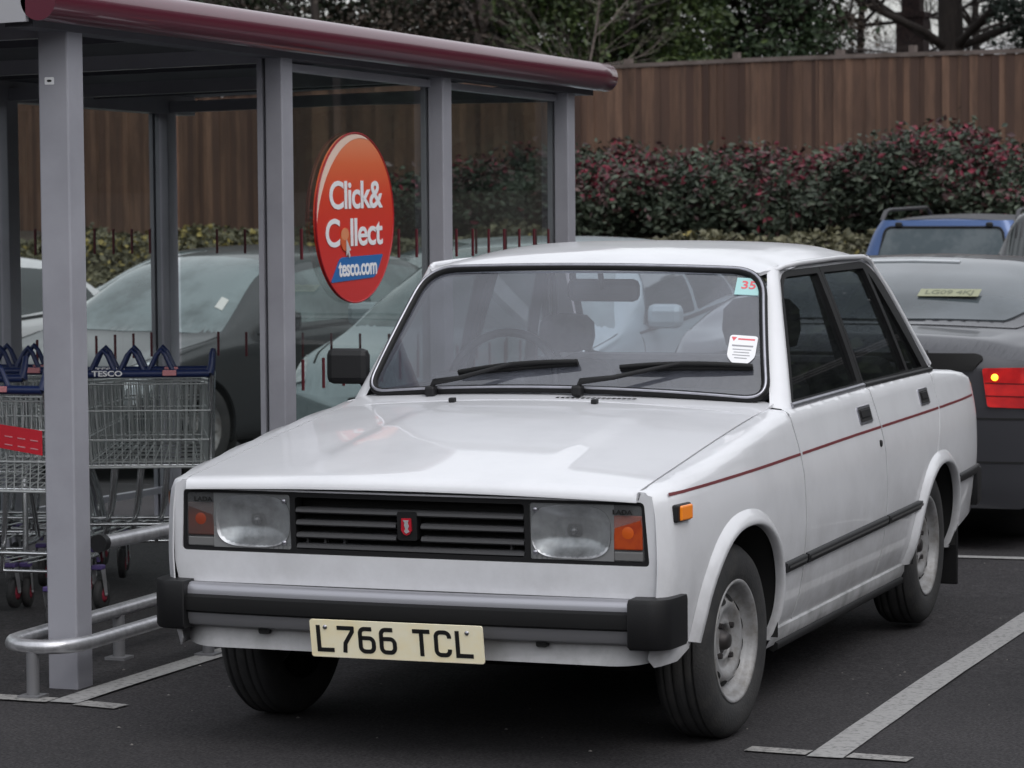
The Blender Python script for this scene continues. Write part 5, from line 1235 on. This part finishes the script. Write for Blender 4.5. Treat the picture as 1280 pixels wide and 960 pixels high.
def hatch(name, label, paint, glass, px, D, rz, L=4.15, W=1.75, H=1.46, front=None, **kw):
    t, b, p = hatch_profile(L, H, **kw); c = Car(name, label, L, W, t, b, p, paint=paint, glass=glass, wheels=(.82, L-.75)).body(); rf, cw = kw.get('rf', 1.95), kw.get('cowl', 1.05); rr = kw.get('rr', 3.45)
    c.patch('windscreen', [(cw+.06, -3.35), (cw-.04, 0), (cw+.06, 3.35), (rf-.02, 2.85), (rf-.0, 0), (rf-.02, -2.85)], front or glass, rad=.06)
    c.patch('rear_window', [(rr+.12, -2.8), (rr+.12, 2.8), (L-.26, 3.2), (L-.22, 0), (L-.26, -3.2)], glass, rad=.05)
    c.patch('front_side_window', [(cw+.50, 4.05), (rf+.02, 3.28), (rf+.72, 3.18), (rf+.72, 4.10)], dark_glass if front is None else glass, mir=True, rad=.05)
    c.patch('rear_side_window', [(rf+.80, 4.10), (rf+.80, 3.18), (rr-.05, 3.22), (rr+.20, 4.0)], dark_glass if front is None else glass, mir=True, rad=.05)
    c.patch('window_trim', [(cw+.40, 4.16), (rr+.30, 4.12), (rr+.30, 4.2), (cw+.40, 4.24)], trim_black, mir=True, offs=.007)
    c.patch('headlamp', [(.035, 4.1), (.05, 6.0), (.42, 5.2), (.58, 4.35), (.30, 3.2), (.08, 3.0)], headm, mir=True, rad=.04, steps=(.05, .15))
    c.patch('tail_lamp', [(L-.42, 4.5), (L-.08, 4.4), (L-.05, 5.9), (L-.30, 5.6)], redl, mir=True, rad=.04, steps=(.05, .15))
    c.patch('bonnet_gap', [(.28, 2.9), (cw+.0, 3.55), (cw+.0, 3.62), (.28, 2.98)], dark_void, mir=True, offs=.002)
    for y_ in (cw+.40, rf+.76, rr-.02): c.patch('door_gap', [(y_, 4.3), (y_+.010, 4.3), (y_+.010, 7.3), (y_, 7.3)], dark_void, mir=True, offs=.0015, steps=(.02, .2))
    for sg in (1, -1):
        p_ = c.at(cw+.62, 4.15*sg); MB().box((p_.x+sg*.10, p_.y-.02, p_.z+.07), (.21, .10, .14), bev=.04).tube([(p_.x+sg*.03, p_.y, p_.z+.03), (p_.x-sg*.02, p_.y+.02, p_.z)], .02, 6).build('door_mirror', paint, c.root)
        q = c.at(rf+.60, 4.95*sg); MB().box((q.x+sg*.012, q.y, q.z), (.025, .17, .03), bev=.008).build('door_handle', paint, c.root)
        q = c.at(rr-.12, 4.95*sg); MB().box((q.x+sg*.012, q.y, q.z), (.025, .17, .03), bev=.008).build('door_handle', paint, c.root)
    MB().box((0, -.035, .58), (.75, .06, .10), bev=.01).build('grille', trim_black, c.root); MB().box((0, -.045, .34), (1.0, .06, .12), bev=.02).build('lower_grille', trim_black, c.root)
    MB().box((0, -.085, .46), (.52, .012, .11)).build('number_plate', plate_w, c.root)
    MB().box((0, L+.045, .55), (.52, .02, .11)).build('number_plate', plate_y, c.root)
    return c.place(px, D, rz)
met = lambda nm, c, r=.3: mat(nm, c, r, metal=.25, coat=.5)
grey_met = met('graphite_metallic', (.040, .043, .046)); silver = met('silver_blue_metallic', (.33, .39, .42)); dk = met('dark_green_grey', (.03, .036, .036)); whitec = mat('car_white', (.62, .62, .64), .3, coat=.6)
black_c = mat('car_black', (.012, .012, .014), .25, coat=.8)
h1_ = hatch('hatchback_car', 'graphite grey hatchback seen through the shelter above the trolleys', grey_met, teal_glass, 25, 21.3, -.265, H=1.47, front=teal_glass)
# permit on its screen
Fq = h1_.at(1.40, 2.55); 
h1_.patch('permit', [(1.30, 2.25), (1.30, 2.70), (1.40, 2.70), (1.40, 2.25)], plate_w, offs=.008)
h2_ = hatch('hatchback_car', 'pale silver blue hatchback just left of the white saloon, mostly hidden by it', silver, teal_glass, 520, 17.4, 0.03, H=1.44, hood=.95, nose=.70)
h3_ = hatch('hatchback_car', 'white hatchback at the far left edge seen between the shelter posts', whitec, teal_glass, -440, 21.9, -.26, H=1.45)
h4_ = hatch('hatchback_car', 'dark green grey hatchback behind the white one under the yellow ivy', dk, teal_glass, 60, 27.0, -.30, H=1.42)
h5_ = hatch('hatchback_car', 'silver hatchback furthest back below the bank behind the graphite grey car', met('pale_silver', (.45, .52, .54)), teal_glass, 330, 29.5, -.75, H=1.45)
# ---- grey coupe seen from behind
Lc = 4.35
top = ([0, .05, .2, .6, 1.1, 1.4, 1.9, 2.1, 2.5, 2.9, 3.3, 3.6, 3.95, 4.1, 4.22, 4.30, Lc], [.52, .58, .66, .78, .90, 1.03, 1.21, 1.255, 1.285, 1.275, 1.21, 1.13, 1.005, .985, .975, .955, .92])
belt = ([0, 1.2, 2.5, 3.4, 4.0, Lc], [.52, .87, .93, .97, .93, .80]); plan_ = ([0, .05, .15, .4, 1.0, 3.4, 3.9, 4.15, 4.27, 4.33, Lc], [.70, .80, .89, .96, 1, 1, .985, .965, .945, .93, .915])
cg = met('warm_grey_metallic', (.052, .053, .060), .30)
cp = Car('coupe_car', 'dark grey coupe with a lit red tail lamp parked behind the white saloon', Lc, 1.90, top, belt, plan_, wr=.62, paint=cg, glass=pale_glass, wheels=(.85, 3.45), R=.31); cp.custom_tail = True; cp.bstep = (.035, .16); cp.body()
cp.patch('rear_window', [(2.98, -2.55), (2.96, 0), (2.98, 2.55), (3.70, 2.55), (3.86, 2.0), (3.92, 0), (3.86, -2.0), (3.70, -2.55)], pale_glass, rad=.05, steps=(.04, .15), offs=.012)
cp.patch('rear_window_border', [(2.90, -2.85), (2.90, 2.85), (3.76, 2.9), (3.93, 2.3), (3.98, 0), (3.93, -2.3), (3.76, -2.9)], mat('border_grey', (.05, .05, .055), .2, coat=.6), offs=.004, rad=.05, steps=(.06, .2))
cp.patch('side_window', [(1.75, 4.02), (2.1, 3.3), (2.95, 3.3), (3.45, 4.0)], dark_glass, mir=True, rad=.05)
cp.patch('windscreen', [(1.15, -3.2), (1.15, 3.2), (1.95, 2.8), (1.95, -2.8)], dark_glass, rad=.05)
cp.patch('tailgate_gap', [(2.80, 3.18), (3.60, 3.66), (4.02, 3.95), (4.17, 4.3), (4.20, 4.4), (4.17, 4.42), (4.0, 4.03), (3.58, 3.72), (2.80, 3.24)], dark_void, mir=True, offs=.005, steps=(.05, .05))
cp.patch('door_gap', [(3.0, 4.3), (3.01, 4.3), (3.01, 7.3), (3.0, 7.3)], dark_void, mir=True, offs=.0015, steps=(.02, .2))
red_lit = bpy.data.materials.new('lit_tail_lamp'); red_lit.use_nodes = True; _b = red_lit.node_tree.nodes['Principled BSDF']
_b.inputs['Base Color'].default_value = (.45, .012, .015, 1); _b.inputs['Roughness'].default_value = .22; _b.inputs['Coat Weight'].default_value = .8
_b.inputs['Emission Color'].default_value = (1, .035, .02, 1); _b.inputs['Emission Strength'].default_value = .15
_t = red_lit.node_tree.nodes.new('ShaderNodeTexNoise'); _t.inputs['Scale'].default_value = 16; _c = red_lit.node_tree.nodes.new('ShaderNodeTexCoord'); _r = red_lit.node_tree.nodes.new('ShaderNodeMapRange'); _r.inputs[1].default_value = .4; _r.inputs[2].default_value = .7; _r.inputs[3].default_value = .01; _r.inputs[4].default_value = .16
red_lit.node_tree.links.new(_c.outputs['Object'], _t.inputs['Vector']); red_lit.node_tree.links.new(_t.outputs[0], _r.inputs[0]); red_lit.node_tree.links.new(_r.outputs[0], _b.inputs['Emission Strength'])
zt1, zt0 = .855, .652
def lampq(y, z): return (y, cp.q_at(y, z))
lo = [lampq(4.345, zt1-.03), lampq(4.20, zt1), lampq(3.98, zt1-.03), lampq(3.92, zt1-.09), lampq(3.98, zt0+.01), lampq(4.345, zt0)]
lamps = cp.patch('tail_lamp', lo, red_lit, mir=True, offs=.006, steps=(.04, .1))
# inner lens on the tail face, recess, lettering plinth
yr = lambda x, z: Lc+.055*(1-(np.abs(x)/.78)**2)*.8+.002
for sg in (1, -1):
    lp_ = panel('inner_lens', round_poly([(sg*.615, .83), (sg*.84, .835), (sg*.855, zt0), (sg*.64, zt0+.005)], .015), lambda x, z: (x, yr(x, z)+.024, z), red_lit, lamps[0 if sg > 0 else 1], out=(0, 1, 0), step=.03, t=.03)
lit = mat('lit_bulb', (1, .5, .05), .3, emit=((1, .50, .03), 2.2)); m = MB(); m.lathe([(0, .012), (.010, .010), (.015, .005), (.017, -.01)], 18, axis='Y'); 
for sg in (1, -1):
    for z_ in (.762, .705): panel('lens_rib', [(sg*.63, z_), (sg*.845, z_-.004), (sg*.845, z_+.001), (sg*.63, z_+.005)], lambda x, z: (x, yr(x, z)+.0265, z), mat('deep_red', (.10, .004, .006), .3), lamps[0 if sg > 0 else 1], out=(0, 1, 0), steps=(.03, .005), t=0)
o = m.build('lit_bulb', lit, lamps[0]); o.location = (-.672, float(yr(.672, .79))+.024, .79)
_q = np.linspace(0, 8, 60); _sx, _, _sz = cp.S(np.full(60, Lc), _q)
edge = [(float(a), float(b)) for a, b in zip(_sx, _sz)]; tout = [(x_, z_) for x_, z_ in edge if x_ > .02]; tout = [(-x_, z_) for x_, z_ in tout[::-1]]+tout
def tail_y(x, z):
    w_ = np.interp(-z, [-b for a, b in edge], [a for a, b in edge]); k = np.clip(1-(np.abs(x)/np.maximum(w_, .05))**6, 0, 1)
    return Lc+.03*k*np.clip((z-.17)/.12, 0, 1)*np.clip((.95-z)/.05, 0, 1)
yr = lambda x, z: tail_y(x, z)+.002
panel('tail_panel', tout, lambda x, z: (x, tail_y(x, z), z), cg, cp.root, out=(0, 1, 0), step=.035, t=0)
for zz in (.600, .405): panel('bumper_gap', [(-.80, zz), (.80, zz), (.80, zz+.008), (-.80, zz+.008)], lambda x, z: (x, tail_y(x, z)+.003, z), dark_void, cp.root, out=(0, 1, 0), steps=(.04, .008), t=0)
rc = round_poly([(-.585, .895), (.585, .895), (.62, .88), (.57, .815), (-.57, .815), (-.62, .88)], .015)
panel('plate_recess', rc, lambda x, z: (x, yr(x, z)+.010, z), dark_void, cp.root, out=(0, 1, 0), step=.05, t=.01)  # flat black patch; the recess's shadow is put into its colour
0 and panel('tail_plinth', [(-.60, .62), (.60, .62), (.62, .95), (-.62, .95)], lambda x, z: (x, yr(x, z)+.002-.10*np.clip((z-.90)/.05, 0, 1)**2, z), cg, cp.root, out=(0, 1, 0), step=.03, t=.03)
# high brake light and a yellow plate's reflection, painted as a decal on the rear glass
cp.patch('high_brake_lamp', [(3.06, -.9), (3.06, .9), (3.10, .9), (3.10, -.9)], mat('brake_strip', (.40, .42, .44), .3), offs=.018, steps=(.05, .2))
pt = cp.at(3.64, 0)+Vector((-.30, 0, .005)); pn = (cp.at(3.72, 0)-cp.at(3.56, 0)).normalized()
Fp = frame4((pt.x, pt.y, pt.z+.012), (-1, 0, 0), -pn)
pp = MB().prism([(-.145, -.045), (.145, -.045), (.145, .045), (-.145, .045)], 0, .002, lambda u, v, d: tuple(Fp @ Vector((u, v, d)))).build('plate_reflection_decal', mat('plate_reflection_yellow', (.27, .28, .17), .4), cp.root)
text_obj('plate_reflection_lettering', 'LG09 4KJ', .070, mat('plate_reflection_olive', (.14, .15, .10), .5), pp, Fp @ Matrix.Translation((0, 0, .003)), .0003, .001, .86)
CPX, CPD = 1062, 14.6
x, y = at_depth(CPX, CPD); cp.root.location = (x, y, float(gz(x, y+1))); 
# rotated half a turn so its tail faces the camera: local (0,L) sits at the given spot
def tail_at(c, px, D, rz, z=None):
    x, y = at_depth(px, D); Rm = Matrix.Rotation(rz, 3, 'Z'); v = Rm @ Vector((0, c.L, 0)); c.root.location = (x-v.x, y-v.y, float(gz(x, y)) if z is None else z); c.root.rotation_euler = (0, 0, rz)
tail_at(cp, CPX, CPD, PI)
# ---- blue four-wheel-drive seen from behind
Ls = 4.1
top = ([0, .05, .2, .8, 1.2, 1.5, 1.85, 2.1, 3.0, 3.8, 3.95, 4.03, 4.08, Ls], [.75, .85, .93, 1.0, 1.08, 1.35, 1.58, 1.63, 1.65, 1.63, 1.60, 1.30, 1.0, .9])
belt = ([0, 1.2, 2.5, Ls], [.8, .98, 1.0, 1.0]); plan_ = ([0, .05, .15, .4, 1.0, 3.6, 3.9, 4.04, Ls], [.75, .84, .9, .96, 1, 1, .98, .94, .90])
bl = met('bright_blue_metallic', (.028, .075, .21)); su = Car('estate_car', 'blue four wheel drive with roof rails and rear window under the hedge', Ls, 1.62, top, belt, plan_, wr=.26, z0=.30, paint=bl, wheels=(.8, 3.3), R=.34).body()
def ysu(z): return float(np.interp(z, [.9, 1.0, 1.3, 1.60, 1.65], [4.13, 4.13, 4.10, 4.0, 3.97]))
su_back = MB()
rows = []
for z in np.linspace(.38, 1.615, 14):
    w_ = .795 if z < 1.0 else .795-.28*(z-1.0)*1.05; w_ = w_-.03*max(0, (z-1.5)/.1); rows.append([(x_, ysu(z)+.03*(1-(x_/w_)**2)-.12*max(0, abs(x_/w_)-.9)/.1*.6, z) for x_ in np.linspace(-w_, w_, 21)])
su_back.grid(rows).build('tailgate', bl, su.root)
pw = round_poly([(-.60, 1.06), (.60, 1.06), (.515, 1.555), (-.515, 1.555)], .06)
rwn = panel('rear_window', pw, lambda x, z: (x, np.interp(z, [.9, 1.0, 1.3, 1.60, 1.65], [4.13, 4.13, 4.10, 4.0, 3.97])+.038+0*x, z), mat('suv_glass', (.03, .05, .06), .12, spec=.6, noise=(3, (.07, .09, .10), .45, .6)), su.root, out=(0, 1, 0), step=.1, t=.008)
MB().tube([(a, ysu(b)+.04, b) for a, b in pw], .012, 5, closed=True).build('rear_window_seal', black_rubber, rwn)
MB().box((-.02-.20, ysu(1.1)+.05, 1.095), (.42, .006, .05)).build('window_sticker', mat('sticker_pale', (.35, .55, .58), .5), rwn)
for sg in (1, -1):
    m = MB(); m.tube([(sg*.60, 3.85, 1.60), (sg*.59, 3.74, 1.685), (sg*.585, 3.60, 1.70), (sg*.58, 2.2, 1.70), (sg*.58, 2.0, 1.62)], [.022, .022, .016, .016, .022], 8); m.build('roof_rail', mat('rail_silver', (.07, .07, .075), .4, metal=.6), su.root)
    MB().box((sg*.40, ysu(1.57)+.045, 1.575), (.06, .05, .05), bev=.015).build('window_hinge', black_plastic, su.root)
    MB().box((sg*.74, ysu(1.0)+.0, .92), (.13, .06, .34), bev=.02).build('tail_lamp', redl, su.root)
    su.patch('side_window', [(1.6, 4.0*sg), (2.0, 3.25*sg), (3.75, 3.25*sg), (3.75, 4.0*sg)], dark_glass, rad=.04)
MB().box((0, 4.2, .52), (1.55, .16, .20), bev=.04).build('rear_bumper', black_plastic, su.root)
MB().box((0, 4.18, .80), (.52, .02, .11)).build('number_plate', plate_y, su.root)
su.patch('roof_top', [(2.0, -2.9), (2.0, 2.9), (3.85, 2.9), (3.85, -2.9)], mat('roof_grime', (.03, .03, .035), .4), offs=.004)
tail_at(su, 1178, 28.0, PI+.0)
# ---- black van-like car at the right edge
su2 = Car('people_carrier', 'tall black vehicle cut off by the right picture edge beside the blue car', 4.5, 1.85, ([0, .05, .3, .9, 1.3, 1.9, 2.2, 3.2, 4.2, 4.35, 4.45, 4.5], [.75, .85, .95, 1.1, 1.3, 1.68, 1.75, 1.78, 1.74, 1.68, 1.2, .9]), ([0, 1.2, 2.5, 4.5], [.8, 1.0, 1.05, 1.0]), ([0, .05, .15, .4, 1.0, 3.9, 4.3, 4.45, 4.5], [.75, .84, .9, .96, 1, 1, .98, .94, .90]), wr=.2, z0=.25, paint=black_c, wheels=(.9, 3.6), R=.33).body()
su2.patch('rear_window', [(4.34, -2.9), (4.34, 2.9), (4.44, 3.3), (4.44, -3.3)], dark_glass, steps=(.03, .3)); su2.patch('side_window', [(1.9, 4.0), (2.2, 3.25), (4.1, 3.25), (4.1, 4.0)], dark_glass, mir=True, rad=.04)
for sg in (1, -1): MB().box((sg*.80, 4.48, 1.0), (.12, .06, .4), bev=.02).build('tail_lamp', redl, su2.root)
tail_at(su2, 1370, 24.5, PI)

h6_ = hatch('hatchback_car', 'silver hatchback in the next bay, seen only as a reflection in the saloon side windows', met('light_silver', (.42, .43, .45)), dark_glass, 0, 10, 0.0, H=1.45)
h6_.root.location = (2.98, .75, 0)
